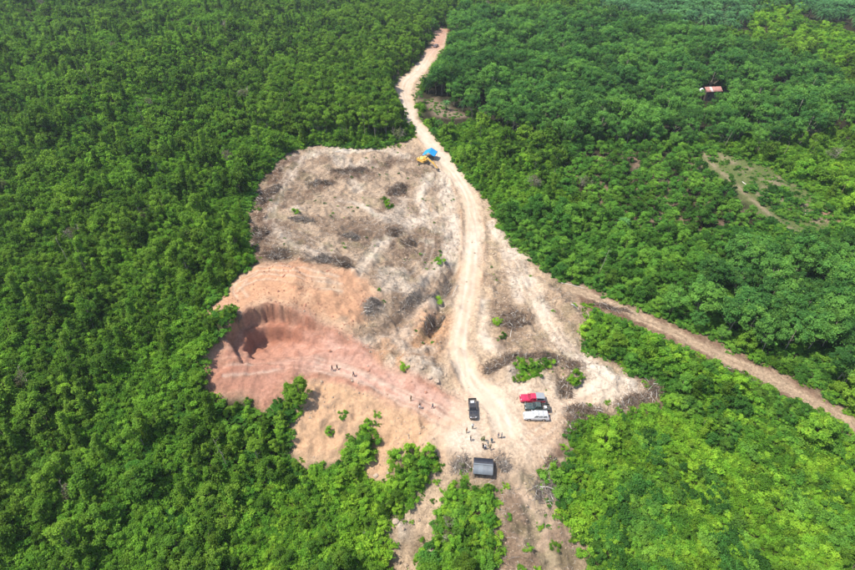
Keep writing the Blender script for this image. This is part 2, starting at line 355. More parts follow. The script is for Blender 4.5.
TRACKS = [smooth_line(t) for t in (
    [(9.31, 200.43), (6.41, 176.99), (8.79, 157.69), (9.08, 141.33), (5.76, 128.75)], [(6.54, 196.26), (2.89, 172.78), (5.12, 151.30), (5.46, 140.00)], [(3.86, 192.18), (-1.17, 168.49), (0.78, 151.55), (-0.73, 138.21), (-6.32, 124.07)],
    [(4.14, 166.28), (-4.97, 159.76), (-12.21, 152.57), (-16.00, 138.85), (-18.75, 122.47)], [(-6.14, 118.10), (-2.04, 124.35), (3.59, 135.14), (8.36, 146.38)], [(-46.66, 144.36), (-49.06, 164.42), (-48.90, 181.08), (-46.82, 196.30)],
    [(-45.82, 145.75), (-36.63, 140.75), (-27.03, 133.55), (-18.66, 131.83)], [(-46.71, 137.63), (-37.53, 131.47), (-28.39, 125.37)], [(-31.92, 167.34), (-24.47, 158.61), (-17.99, 155.83), (-8.94, 163.20)],
    [(22.75, 153.00), (27.23, 139.21), (28.25, 126.28), (30.04, 112.63), (32.27, 103.73), (37.83, 96.41), (42.68, 92.27)], [(20.40, 162.03), (24.62, 147.35), (26.20, 131.43), (28.05, 116.18), (30.49, 104.73), (35.75, 97.49)],
    [(11.84, 90.11), (17.76, 93.96), (20.97, 91.22)], [(29.08, 85.33), (34.92, 86.74), (40.95, 88.83), (46.51, 91.65)], [(-47.74, 118.91), (-42.67, 121.47), (-32.67, 120.42), (-22.48, 119.22)], [(-48.21, 112.98), (-41.82, 117.87), (-31.98, 116.40), (-21.03, 117.12)],
    [(-43.86, 109.31), (-46.65, 112.79), (-46.30, 117.39), (-44.04, 120.67)], [(-13.61, 100.11), (-7.93, 104.92), (-3.12, 108.52), (3.27, 115.36)], [(-47.77, 94.41), (-42.93, 95.76), (-31.77, 96.35), (-20.20, 95.17), (-6.12, 88.21), (4.84, 82.81)], [(-46.08, 91.06), (-39.93, 92.75), (-29.31, 95.33), (-17.73, 93.53), (-3.84, 86.12), (5.82, 80.14)],
    [(10.46, 104.85), (11.24, 94.57), (14.33, 87.72), (19.44, 78.98), (22.99, 74.42)], [(6.66, 102.46), (7.03, 94.14), (7.71, 88.64)], [(9.38, 202.37), (14.82, 178.22), (16.88, 158.64), (16.16, 140.78)], [(20.17, 76.54), (24.78, 79.29), (29.21, 83.55)])]
SIDE_RUT = smooth_line([(37.14, 129.42), (51.05, 118.70), (59.37, 111.45), (69.52, 103.06), (80.14, 94.98), (93.90, 81.11)])
STRIP_PATH = smooth_line([(110.74, 219.17), (112.07, 195.43), (112.96, 180.96), (115.17, 167.73), (117.21, 158.68)])
ORANGE_PATH = [(132.84, 175.36), (137.59, 175.25), (137.05, 160.46), (133.85, 159.35), (133.46, 170.12)]
YOUNG = [(54.63, 222.86), (107.77, 221.90), (114.77, 168.31), (107.32, 159.66), (74.23, 157.18), (56.21, 161.76), (47.61, 185.76)]

SWATHS = [(smooth_line(l), w) for l, w in (   # scraped passes left by the bulldozer
    ([(-47.52, 196.18), (-40.85, 204.92), (-30.06, 209.43), (-16.89, 214.83), (-8.85, 211.10)], 2.6), ([(7.02, 200.07), (7.00, 173.55), (7.72, 154.58), (7.28, 141.11)], 3.0), ([(5.85, 168.58), (-4.01, 160.00), (-10.80, 149.00), (-15.75, 135.90), (-18.26, 122.73)], 1.7),
    ([(-46.86, 147.70), (-39.94, 136.67), (-32.22, 132.09), (-25.91, 126.13)], 1.3), ([(-47.89, 149.59), (-49.05, 165.86), (-47.81, 182.60), (-46.11, 196.44)], 1.6), ([(23.05, 155.97), (27.44, 140.81), (28.78, 126.21), (30.53, 110.89), (34.40, 102.09), (39.61, 94.16), (45.87, 91.01)], 2.2),
    ([(33.63, 88.19), (38.73, 89.41), (45.47, 91.39)], 3.2), ([(-16.48, 100.99), (-7.97, 105.91), (-1.90, 111.52), (4.80, 123.99)], 1.3), ([(16.68, 69.00), (18.97, 65.15), (21.60, 62.02), (23.22, 56.74)], 1.1), ([(0.93, 195.97), (-2.61, 178.82), (-0.82, 165.25)], 1.6),
    ([(-28.77, 168.03), (-20.32, 164.66), (-13.36, 156.57)], 1.4), ([(20.57, 163.98), (23.70, 147.34), (24.79, 131.47), (24.77, 121.14)], 1.6), ([(-5.98, 121.79), (-0.70, 129.30), (5.20, 141.80)], 1.2), ([(14.70, 121.98), (14.49, 106.25), (17.48, 101.68)], 1.6))]

def soft(sd, w):
    return sstep(sd / w * 0.5 + 0.5)

# ---------------------------------------------------------------- the ground sheet
def axis(lo, hi, step, far_lo, far_hi, grow, mid=None):
    a = list(np.arange(lo, hi + 1e-6, step))
    s = step; v = a[-1]
    while v < far_hi:
        s = min(s * grow, 220.0)
        if mid and v < mid[0]: s = min(s, mid[1])
        v += s; a.append(v)
    s = step; v = a[0]; pre = []
    while v > far_lo:
        s = min(s * grow, 220.0); v -= s; pre.append(v)
    return np.array(pre[::-1] + a)

gx = axis(-64, 60, 0.34, -3500, 3500, 1.055, (115, 0.8))
gy = axis(46, 180, 0.34, -900, 4500, 1.03, (470, 1.0))
NX, NY = len(gx), len(gy)
GX, GY = np.meshgrid(gx, gy)
X, Y = GX.ravel(), GY.ravel()
Z = terrain_h(X, Y)

win = (X > -80) & (X < 190) & (Y > 30) & (Y < 480)
xs, ys = X[win], Y[win]
edge = (fbm(xs, ys, 5.0, 91, 4) - 0.5) * 4.0
sdc = poly_sd(xs, ys, CLEARING) + edge * 0.5
sdt = poly_sd(xs, ys, SIDE_TRACK) + edge * 0.4
rd, rs, rside = line_d(xs, ys, ROAD)
rw = np.interp(rs, [0, 120, 260, 330, 420], [4.2, 4.2, 3.4, 2.9, 2.9])
sroad = rw - 0.5 - rd + edge * 0.7
sred = poly_sd(xs, ys, RED) + edge * 0.9
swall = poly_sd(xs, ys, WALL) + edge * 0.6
ssal = poly_sd(xs, ys, SALMON) + edge * 0.9
sgrey = poly_sd(xs, ys, GREYLAND) + edge * 1.4
semb = poly_sd(xs, ys, EMBANK) + edge
sspo = poly_sd(xs, ys, SPOIL) + edge
sslo = poly_sd(xs, ys, SLOPE) + edge
syard = poly_sd(xs, ys, YARD) + edge * 1.2
strip = poly_sd(xs, ys, UPPER_STRIP) + edge
palm = poly_sd(xs, ys, PALM_PATCH) + edge
young = poly_sd(xs, ys, YOUNG) + edge
bare = np.clip(np.maximum.reduce([soft(sdc + np.where(ys < 92, 0.8, 0), 2.0), soft(sdt + 1.2, 1.5)]), 0, 1)

# relief of the bare ground: clods, ruts, windrows
n1 = fbm(xs, ys, 2.2, 11, 4); n2 = fbm(xs, ys, 7.0, 12, 4); n3 = fbm(xs, ys, 22.0, 13, 4); n4 = fbm(xs, ys, 1.1, 14, 2)
ridg = 1 - np.abs(2 * fbm(xs, ys, 3.4, 15, 4) - 1)
flatness = np.clip(np.maximum(soft(sroad, 1.2), soft(syard, 3.0) * 0.75), 0, 1)
rough = bare * (1 - flatness * 0.85)
dz = rough * ((n1 - 0.5) * 1.1 + (ridg - 0.75) * 1.7 * np.clip(soft(sgrey, 4) + soft(sspo, 4) + soft(semb, 3) + soft(sslo, 3), 0, 1) + (n4 - 0.5) * 0.34)
dz += bare * (n1 - 0.5) * 0.10
# rills running down the fill slopes and the pit face
gxh = terrain_h(xs + 0.6, ys) - terrain_h(xs - 0.6, ys); gyh = terrain_h(xs, ys + 0.6) - terrain_h(xs, ys - 0.6)
gl = np.hypot(gxh, gyh) / 1.2 + 1e-6
tx, ty = -gyh / (gl * 1.2), gxh / (gl * 1.2)
along = np.where(np.abs(tx) > 0.7, xs, xs * tx + ys * ty)
rill = fbm(along, (xs * ty - ys * tx) * 0.12, 1.0, 21, 3)
steep = np.clip((gl - 0.22) / 0.4, 0, 1)
dz -= bare * steep * np.abs(rill - 0.5) * 0.6
trk = np.zeros(xs.shape); trk_dark = np.zeros(xs.shape)
for q, t in enumerate(TRACKS):
    d, s, sd = line_d(xs, ys, t)
    L = s.max()
    on = (d < 3.2) & (s > 0.5) & (s < L - 0.5)
    wob = (fbm(s, np.full(s.shape, q * 7.0), 4.0, 40 + q, 2) - 0.5) * 0.7
    for off in (-1.05, 1.05):
        g = np.exp(-((sd - off - wob) / 0.34) ** 2) * on
        trk = np.maximum(trk, g)
        trk_dark = np.maximum(trk_dark, np.exp(-((sd - off * 1.5 - wob) / 0.3) ** 2) * on)
dz += bare * (trk_dark * 0.10 - trk * 0.08)
dr, ds_, dside = line_d(xs, ys, ROAD)
berm = np.exp(-((dr - rw - 0.5) / 0.6) ** 2) * soft(sdc, 2)
dz += berm * 0.28 * n2 * 2
for off in (-0.95, 0.95, 2.2, -2.2):
    dz -= 0.05 * np.exp(-((rside - off) / 0.3) ** 2) * soft(sroad, 1)
Z[win] += dz

# soil colours (albedo)
def lin(r, g, b):
    return np.array([((c / 255 + 0.055) / 1.055) ** 2.4 if c > 10 else c / 3294.6 for c in (r, g, b)])
K = 0.495
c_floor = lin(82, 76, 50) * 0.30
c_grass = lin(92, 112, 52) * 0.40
c_bare = lin(225, 196, 163) * K
c_grey = lin(215, 188, 159) * K
c_greydk = lin(165, 137, 113) * K * 0.9
c_road = lin(229, 200, 170) * K
c_yard = lin(237, 211, 183) * K
c_red = lin(214, 158, 133) * K
c_reddk = lin(178, 120, 96) * K
c_pink = lin(235, 188, 166) * K
c_salmon = lin(228, 176, 138) * K
c_orange = lin(221, 172, 130) * K
c_emb = lin(227, 185, 146) * K
c_pale = lin(244, 226, 204) * K
c_brown = lin(122, 94, 76) * K * 0.85
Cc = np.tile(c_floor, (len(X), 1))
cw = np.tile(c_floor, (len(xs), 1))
def over(col, f):
    global cw
    f = np.clip(f, 0, 1)[:, None]
    cw = cw * (1 - f) + np.asarray(col) * f
def patch(lo, hi, n):
    return sstep((n - lo) / (hi - lo))
over(lin(172, 146, 122) * K * 0.8, soft(young, 3) * patch(0.35, 0.6, n2))
over(c_grass, np.maximum(soft(sdc + 2.0, 3), soft(sdt + 3.0, 3)) * patch(0.4, 0.6, n1))
over(c_bare, bare)
over(c_grey, soft(sgrey, 4) * bare)
over(c_greydk, soft(sgrey, 4) * patch(0.46, 0.64, n2) * 0.75 * bare)
over(c_greydk, soft(sgrey, 4) * patch(0.56, 0.7, n1) * 0.5 * bare)
over(c_pale, soft(sgrey, 4) * patch(0.56, 0.68, fbm(xs, ys, 10.0, 63, 4)) * 0.6 * bare)
over(c_pale, soft(sspo, 4) * patch(0.54, 0.66, fbm(xs, ys, 8.0, 64, 4)) * 0.55 * bare)
over(c_bare, soft(sspo, 3) * bare)
over(c_greydk, soft(sspo, 3) * patch(0.52, 0.68, n2) * 0.45 * bare)
sw = np.zeros(xs.shape)
for pl, w in SWATHS:
    d, s_, sd_ = line_d(xs, ys, pl)
    sw = np.maximum(sw, soft(w - d + edge * 0.45, 1.3) * (0.55 + 0.45 * patch(0.35, 0.6, fbm(xs, ys, 5.0, 131, 3))))
sw *= bare
over(c_pale * 0.93, sw * 0.9)
over(c_emb, soft(semb, 3) * bare)
over(c_greydk * 1.15, soft(semb, 3) * patch(0.56, 0.7, n1) * 0.5 * bare)
over(c_grey * 0.92, soft(sslo, 3) * bare)
over(c_greydk, soft(sslo, 3) * patch(0.45, 0.62, n2) * 0.8 * bare)
over(c_salmon, soft(ssal, 3) * bare)
over(c_bare * 1.02, soft(ssal, 3) * bare * sstep((xs + 42) / 24) * patch(0.42, 0.62, n2) * 0.7)
over(c_red, soft(sred, 2.5) * bare)
over(c_pink, soft(sred, 2.5) * bare * sstep((xs + 40) / 20) * (0.55 + 0.45 * patch(0.4, 0.55, n2)))
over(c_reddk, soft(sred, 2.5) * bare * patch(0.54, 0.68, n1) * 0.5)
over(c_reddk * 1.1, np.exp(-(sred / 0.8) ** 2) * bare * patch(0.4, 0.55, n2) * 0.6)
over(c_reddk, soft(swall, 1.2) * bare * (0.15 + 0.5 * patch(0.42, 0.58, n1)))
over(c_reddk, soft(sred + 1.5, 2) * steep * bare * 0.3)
over(c_yard, soft(syard, 5) * bare)
over(c_pale, soft(syard, 5) * bare * patch(0.48, 0.62, n2) * 0.7)
over(c_orange, soft(syard, 3) * bare * patch(0.58, 0.7, fbm(xs, ys, 9.0, 61, 4)) * 0.4)
gul = np.zeros(xs.shape)
d, s, _ = line_d(xs, ys, GULLIES[2][0]); gul = soft(5.0 - d, 3.0)
over(c_orange * 1.05, gul * bare * 0.9)
over(c_pale, gul * bare * patch(0.5, 0.62, n2) * 0.6)
for pl, amt in DEAD_RIM:
    over(c_brown, soft(poly_sd(xs, ys, pl) + edge, 2.0) * amt * (0.35 + 0.65 * patch(0.38, 0.55, n1)))
for (cx, cy), r, hh in HEAPS[:13]:
    q = np.hypot(xs - cx, ys - cy)
    over(c_pale * 0.97, np.exp(-(q / r) ** 2 * 1.5) * 0.6 * patch(0.35, 0.55, n1))
trk *= 0.25 + 0.75 * patch(0.42, 0.58, fbm(xs, ys, 6.0, 66, 3))
over(c_pale, trk * bare * 0.42)
over(c_greydk, trk_dark * bare * (1 - soft(sroad, 1)) * 0.28)
over(c_road, soft(sroad, 2.2) * bare)
over(c_pale, soft(sroad, 2.2) * bare * patch(0.42, 0.6, n3) * 0.6)
for off in (-0.95, 0.95):
    over(c_pale * 1.05, np.exp(-((rside - off - (n2 - 0.5) * 1.2) / 0.5) ** 2) * soft(sroad, 1) * 0.6)
stk = fbm(rside * 1.6, rs * 0.06, 1.0, 71, 3)
over(c_yard * 0.86, soft(sroad, 2.2) * bare * patch(0.52, 0.66, stk) * 0.6)
over(c_orange, berm * bare * 0.35 * patch(0.4, 0.6, n2))
over(c_red * 0.9, soft(sroad, 2) * sstep((ys - 330) / 60) * 0.75)
# branch track on the right: pale wheel lines in brown earth
st = soft(sdt + 1.2, 1.5)
over(c_brown * 1.5, st * 0.9 * (0.4 + 0.6 * patch(0.4, 0.6, n1)))
d, s, sd = line_d(xs, ys, SIDE_RUT)
for off in (-0.9, 1.0):
    over(c_bare, np.exp(-((sd - off - (n2 - 0.5) * 1.5) / 0.55) ** 2) * st * 0.95)
over(c_bare * 0.95, np.exp(-(d / 1.9) ** 2) * st * 0.5)
# far strip beside the plantation
over(lin(134, 148, 84) * K * 0.8, soft(strip + 6, 4) * 0.95)
over(c_grey * 0.7, soft(strip, 3) * patch(0.50, 0.64, n2) * 0.6)
d, s, sd = line_d(xs, ys, STRIP_PATH)
over(c_grey * 0.8, np.exp(-(d / 1.1) ** 2) * 0.75 * (0.5 + 0.5 * patch(0.4, 0.6, n1)))
over(c_red * 0.8, soft(poly_sd(xs, ys, ORANGE_PATH) + edge * .5, 2) * 0.9)
over(c_grey * 0.7, soft(palm, 3) * 0.8)
# weeds creeping in
wd = patch(0.60, 0.70, fbm(xs, ys, 4.0, 77, 4)) * (1 - flatness) * np.clip(soft(sgrey, 4) * 0.6 + soft(sspo, 3) * 0.5 + soft(sslo, 3) * 0.8, 0, 1)
over(c_grass * 1.3 + c_bare * 0.1, wd * 0.35 * (1 - soft(sred, 3)) * (1 - soft(ssal, 3)))
cw *= (0.86 + 0.28 * n1)[:, None] * (0.93 + 0.14 * fbm(xs, ys, 0.9, 88, 2))[:, None]
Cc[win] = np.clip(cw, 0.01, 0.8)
clod = np.ones(len(X)); clod[win] = (1 - 0.65 * sw) * (1 - 0.45 * np.clip(soft(semb, 3) + soft(sred, 3) + soft(ssal, 3), 0, 1)) * (1 - 0.85 * soft(sroad, 1.2)) - 0.25 * soft(syard, 3) * (1 - soft(sroad, 1.2))

m_soil, nt, p = new_mat('bare_soil')
at = N(nt, 'ShaderNodeAttribute', attribute_name='soil')
geo = N(nt, 'ShaderNodeNewGeometry')
nA = N(nt, 'ShaderNodeTexNoise', i_Scale=1.6, i_Detail=8.0, i_Roughness=0.65)
nB = N(nt, 'ShaderNodeTexNoise', i_Scale=5.5, i_Detail=4.0, i_Roughness=0.7)
nC = N(nt, 'ShaderNodeTexVoronoi', i_Scale=2.3, i_Randomness=1.0)
for n in (nA, nB, nC):
    nt.links.new(geo.outputs['Position'], n.inputs['Vector'])
ck = N(nt, 'ShaderNodeAttribute', attribute_name='clod')
c = mixc(nt, ck.outputs['Fac'], at.outputs['Color'], mixc(nt, 1.0, at.outputs['Color'], maprange(nt, nA.outputs['Fac'], 0.28, 0.72, 0.54, 1.38), 'MULTIPLY'))
c0 = c
c = mixc(nt, maprange(nt, nB.outputs['Fac'], 0.57, 0.68, 0.0, 0.7), c, mixc(nt, 1.0, c, (0.55, 0.48, 0.42), 'MULTIPLY'))
c = mixc(nt, maprange(nt, nB.outputs['Fac'], 0.40, 0.28, 0.0, 0.5), c, mixc(nt, 1.0, c, (1.22, 1.2, 1.18), 'MULTIPLY'))
c = mixc(nt, ck.outputs['Fac'], c0, c)
nt.links.new(c, p.inputs['Base Color'])
p.inputs['Roughness'].default_value = 0.95
p.inputs['Specular IOR Level'].default_value = 0.15
bmp = N(nt, 'ShaderNodeBump', i_Distance=0.26)
nt.links.new(maprange(nt, ck.outputs['Fac'], 0, 1, 0.15, 1.0), bmp.inputs['Strength'])
addn = N(nt, 'ShaderNodeMath', operation='ADD')
nt.links.new(nA.outputs['Fac'], addn.inputs[0]); nt.links.new(nB.outputs['Fac'], addn.inputs[1])
nt.links.new(addn.outputs[0], bmp.inputs['Height'])
nt.links.new(bmp.outputs['Normal'], p.inputs['Normal'])

# one continuous grid, its faces shared out to the pieces of ground they belong to
idx = np.arange(NX * NY).reshape(NY, NX)
F = np.stack([idx[:-1, :-1], idx[:-1, 1:], idx[1:, 1:], idx[1:, :-1]], -1).reshape(-1, 4)
cls = np.zeros(len(X), np.int8)
cwn = np.zeros(len(xs), np.int8)
cwn[sdc > 0] = 1
cwn[(np.maximum(sred, ssal) > 0) & (sdc > 0)] = 2
cwn[(syard > 0) & (sdc > 0)] = 1
cwn[(sdt > 0) & (cwn == 0)] = 4
cwn[(sroad > 0) & (sdc > -1.5)] = 3
cls[win] = cwn
VG = np.stack([X, Y, Z], 1)
fc = cls[F[:, 0]]
GROUND = {}
for k, nm in enumerate(('ground', 'cleared_land', 'excavated_pit', 'dirt_road', 'side_track')):
    f = F[fc == k]
    used, inv = np.unique(f.ravel(), return_inverse=True)
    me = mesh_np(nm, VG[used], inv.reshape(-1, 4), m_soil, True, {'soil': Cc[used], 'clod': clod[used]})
    o = link(bpy.data.objects.new(nm, me))
    tag(o, kind='structure')
    GROUND[nm] = o

# height and clearing look-ups for everything that stands on the ground
def gz(x, y):
    i = int(np.clip(np.searchsorted(gx, x) - 1, 0, NX - 2)); j = int(np.clip(np.searchsorted(gy, y) - 1, 0, NY - 2))
    u = (x - gx[i]) / (gx[i + 1] - gx[i]); v = (y - gy[j]) / (gy[j + 1] - gy[j])
    z = Z.reshape(NY, NX)
    return float((z[j, i] * (1 - u) + z[j, i + 1] * u) * (1 - v) + (z[j + 1, i] * (1 - u) + z[j + 1, i + 1] * u) * v)

def gz_arr(x, y):
    i = np.clip(np.searchsorted(gx, x) - 1, 0, NX - 2); j = np.clip(np.searchsorted(gy, y) - 1, 0, NY - 2)
    u = (x - gx[i]) / (gx[i + 1] - gx[i]); v = (y - gy[j]) / (gy[j + 1] - gy[j])
    z = Z.reshape(NY, NX)
    return (z[j, i] * (1 - u) + z[j, i + 1] * u) * (1 - v) + (z[j + 1, i] * (1 - u) + z[j + 1, i + 1] * u) * v

MRES = 0.75
mx = np.arange(-90, 190, MRES); my = np.arange(20, 490, MRES)
MXX, MYY = np.meshgrid(mx, my)
m_edge = (fbm(MXX, MYY, 5.0, 91, 4) - 0.5) * 2.0
BARE_MASK = (poly_sd(MXX, MYY, CLEARING) + m_edge + np.where(MYY < 92, 0.4, 0) > 0) | (poly_sd(MXX, MYY, SIDE_TRACK) + m_edge > -0.7) | \
            (poly_sd(MXX, MYY, UPPER_STRIP) + m_edge * 2 > -0.4) | (line_d(MXX, MYY, STRIP_PATH)[0] < 1.9) | (poly_sd(MXX, MYY, PALM_PATCH) + m_edge > 0)
def is_bare(x, y):
    i = np.round((x - mx[0]) / MRES).astype(int); j = np.round((y - my[0]) / MRES).astype(int)
    ok = (i >= 0) & (i < len(mx)) & (j >= 0) & (j < len(my))
    return ok & BARE_MASK[np.clip(j, 0, len(my) - 1), np.clip(i, 0, len(mx) - 1)]

# ---------------------------------------------------------------- foliage and bark materials
def leaf_mat(name, a, b, c, transl=0.25, patch_scale=0.03, dead=0.0):
    m, nt, p = new_mat(name)
    geo = N(nt, 'ShaderNodeNewGeometry')
    oi = N(nt, 'ShaderNodeObjectInfo')
    tint = N(nt, 'ShaderNodeAttribute', attribute_name='tint')
    n1 = N(nt, 'ShaderNodeTexNoise', i_Scale=patch_scale, i_Detail=3.0)
    n2 = N(nt, 'ShaderNodeTexNoise', i_Scale=patch_scale * 7, i_Detail=2.0)
    nt.links.new(geo.outputs['Position'], n1.inputs['Vector']); nt.links.new(geo.outputs['Position'], n2.inputs['Vector'])
    col = mixc(nt, maprange(nt, n1.outputs['Fac'], 0.36, 0.64, 0, 1), a, b)
    col = mixc(nt, maprange(nt, n2.outputs['Fac'], 0.50, 0.68, 0, 0.7), col, c)
    col = mixc(nt, maprange(nt, oi.outputs['Random'], 0.55, 1.0, 0, 0.75), col, c)
    col = mixc(nt, 1.0, col, maprange(nt, oi.outputs['Random'], 0, 0.6, 0.60, 1.2), 'MULTIPLY')
    col = mixc(nt, 1.0, col, maprange(nt, tint.outputs['Fac'], 0, 1, 0.62, 1.5), 'MULTIPLY')
    col = mixc(nt, maprange(nt, tint.outputs['Fac'], 0.82, 1.0, 0, 0.35), col, (0.19, 0.22, 0.03))
    if dead:
        col = mixc(nt, dead, col, (0.16, 0.13, 0.09))
    nt.links.new(col, p.inputs['Base Color'])
    p.inputs['Roughness'].default_value = 0.6
    p.inputs['Specular IOR Level'].default_value = 0.10
    tr = N(nt, 'ShaderNodeBsdfTranslucent')
    nt.links.new(mixc(nt, 1.0, col, (1.15, 1.25, 0.6), 'MULTIPLY'), tr.inputs['Color'])
    mx_ = N(nt, 'ShaderNodeMixShader')
    mx_.inputs[0].default_value = transl
    nt.links.new(p.outputs[0], mx_.inputs[1]); nt.links.new(tr.outputs[0], mx_.inputs[2])
    out = nt.nodes['Material Output']
    nt.links.new(mx_.outputs[0], out.inputs['Surface'])
    return m

m_forest = leaf_mat('forest_leaves', (0.066, 0.156, 0.018), (0.106, 0.212, 0.020), (0.165, 0.268, 0.028), 0.38)
m_vine = leaf_mat('vine_leaves', (0.085, 0.209, 0.020), (0.120, 0.248, 0.022), (0.175, 0.308, 0.030), 0.40, 0.05)
m_bright = leaf_mat('scrub_leaves', (0.075, 0.207, 0.024), (0.140, 0.291, 0.022), (0.230, 0.358, 0.030), 0.38, 0.06)
m_plant = leaf_mat('plantation_leaves', (0.055, 0.165, 0.028), (0.090, 0.225, 0.030), (0.165, 0.300, 0.036), 0.40, 0.022)
m_rubber = leaf_mat('rubber_leaves', (0.055, 0.158, 0.036), (0.078, 0.200, 0.038), (0.135, 0.268, 0.044), 0.40, 0.03)
m_palm = leaf_mat('palm_leaves', (0.034, 0.105, 0.034), (0.046, 0.130, 0.036), (0.065, 0.155, 0.036), 0.15)
m_dry = leaf_mat('dry_leaves', (0.13, 0.105, 0.07), (0.10, 0.09, 0.05), (0.09, 0.12, 0.04), 0.2, 0.1)
m_bark = simple_mat('pale_bark', (0.26, 0.23, 0.18), 0.9, var=0.3, scale=3.0, spec=0.1)
m_bark2 = simple_mat('brown_bark', (0.12, 0.095, 0.07), 0.9, var=0.3, scale=3.0, spec=0.1)
m_dead = simple_mat('dead_wood', (0.17, 0.14, 0.115), 0.9, var=0.35, scale=2.0, spec=0.1)
m_dead2 = simple_mat('bleached_wood', (0.46, 0.43, 0.38), 0.9, var=0.25, scale=2.0, spec=0.1)
m_brushwood = simple_mat('brown_brushwood', (0.135, 0.095, 0.068), 0.95, var=0.4, scale=1.2, spec=0.05)

# ---------------------------------------------------------------- plant meshes
def unit(v):
    return v / (np.linalg.norm(v, axis=-1, keepdims=True) + 1e-9)

def leaf_geo(c, n, L, W, rng, droop=0.25):
    """folded two-triangle leaves: centres c, facing n, lengths L, widths W"""
    m = len(c)
    u = unit(np.cross(n, rng.normal(size=(m, 3))))
    u[:, 2] -= droop * 0.6; u = unit(u)
    v = unit(np.cross(n, u))
    L = np.broadcast_to(L, (m,))[:, None]; W = np.broadcast_to(W, (m,))[:, None]
    n = unit(np.cross(u, v))
    fold = 0.22 * W
    V = np.stack([c - u * L * 0.5, c + v * W * 0.5 + n * fold - u * L * 0.05, c + u * L * 0.5 - n * L * 0.12, c - v * W * 0.5 + n * fold - u * L * 0.05], 1).reshape(-1, 3)
    k = np.arange(m)[:, None] * 4
    Fc = np.concatenate([k + [0, 2, 1], k + [0, 3, 2]], 1).reshape(-1, 3)
    return V, Fc

def tube(pts, rad, sides=5):
    """tapered tube through points -> verts, tris"""
    pts = np.asarray(pts, float); n = len(pts)
    rad = np.broadcast_to(np.asarray(rad, float), (n,))
    V = []
    up = np.array([0.3, 0.2, 1.0])
    for i in range(n):
        t = pts[min(i + 1, n - 1)] - pts[max(i - 1, 0)]
        t = t / (np.linalg.norm(t) + 1e-9)
        a = np.cross(t, up if abs(t[2]) < 0.95 else np.array([1.0, 0, 0.1])); a /= np.linalg.norm(a) + 1e-9
        b = np.cross(t, a)
        for k in range(sides):
            q = 2 * math.pi * k / sides
            V.append(pts[i] + rad[i] * (math.cos(q) * a + math.sin(q) * b))
    Fc = []
    for i in range(n - 1):
        for k in range(sides):
            k2 = (k + 1) % sides
            a0, a1, b0, b1 = i * sides + k, i * sides + k2, (i + 1) * sides + k, (i + 1) * sides + k2
            Fc += [(a0, a1, b1), (a0, b1, b0)]
    e = (n - 1) * sides
    for k in range(1, sides - 1):
        Fc += [(0, k + 1, k), (e, e + k, e + k + 1)]
    return np.array(V), np.array(Fc, int)

def cat_geo(parts):
    V, Fc, off = [], [], 0
    for v, f in parts:
        V.append(v); Fc.append(f + off); off += len(v)
    return np.concatenate(V), np.concatenate(Fc)

def trunk_geo(rng, h, r, lobes, lean=0.06, sides=6, nlimb=6, r_limb=0.35):
    top = np.array([rng.normal() * lean * h, rng.normal() * lean * h, h])
    mid = top * 0.5 + np.array([rng.normal(), rng.normal(), 0]) * 0.03 * h
    parts = [tube([[0, 0, -0.5], mid * 0.15, mid, top], [r * 1.35, r, r * 0.75, r * 0.35], sides)]
    sel = rng.permutation(len(lobes))[:nlimb]
    for k in sel:
        c = lobes[k]
        t = np.clip((c[2] - 0.25 * h) / h * 0.8, 0.25, 0.95)
        s = mid * (t * 2) if t < 0.5 else mid + (top - mid) * (t * 2 - 1)
        parts.append(tube([s, (s + c) * 0.5 + np.array([0, 0, -0.1 * h * rng.random()]), c], [r * r_limb * 1.4, r * r_limb, r * 0.12], 4))
    return cat_geo(parts)

def crown_geo(rng, lobes, lr, n, L, W, up=0.45, ragged=0.22, droop=0.25, squash=0.85):
    """leaves spread over many overlapping lobes; uneven outline, gaps between lobes"""
    m = len(lobes)
    w = lr ** 2; w = w / w.sum()
    li = rng.choice(m, n, p=w)
    d = unit(rng.normal(size=(n, 3)))
    flip = (d[:, 2] < 0) & (rng.random(n) < 0.72)
    d[flip, 2] *= -1
    rr = lr[li] * (0.62 + 0.42 * rng.random(n) ** 0.6 + rng.exponential(ragged, n) * (rng.random(n) < 0.22))
    c = lobes[li] + d * rr[:, None] * np.array([1, 1, squash])
    nrm = unit(d * 0.75 + np.array([0, 0, up]) + rng.normal(size=(n, 3)) * 0.38)
    sz = 0.7 + 0.6 * rng.random(n)
    V, Fc = leaf_geo(c, nrm, L * sz, W * sz, rng, droop)
    lobe_t = rng.random(m) * 0.55
    tint = np.clip(lobe_t[li] + rng.random(n) * 0.45, 0, 1)
    return V, Fc, np.repeat(tint, 4)

def dome_lobes(rng, n, rx, z0, z1, top=1.0):
    """lobe centres through an egg-shaped crown between z0 and z1"""
    a = rng.random(n) * 2 * math.pi
    t = rng.random(n)
    z = z0 + (z1 - z0) * t
    prof = np.sqrt(np.clip(1 - np.abs(t * 2 - 0.75) ** 2.2 / 1.7, 0.05, 1))
    r = rx * prof * np.sqrt(0.25 + 0.75 * rng.random(n)) * top
    return np.stack([np.cos(a) * r, np.sin(a) * r, z], 1)

PROTO = {}      # kind -> list of (trunk mesh, crown mesh, joined mesh)
def add_proto(kind, trunk, crown, bark, leaf):
    i = len(PROTO.setdefault(kind, []))
    tv, tf = trunk
    cv, cf, tint = crown
    tm = mesh_np('trunk', tv, tf, bark, True)
    cm = mesh_np('crown', cv, cf, leaf, False, {'tint': tint})
    jv, jf = cat_geo([(cv, cf), (tv, tf)])
    jm = mesh_np(kind + '_form', jv, jf, [leaf, bark], False, {'tint': np.concatenate([tint, np.full(len(tv), 0.5)])},
                 np.concatenate([np.zeros(len(cf)), np.ones(len(tf))]))
    PROTO[kind].append((tm, cm, jm))

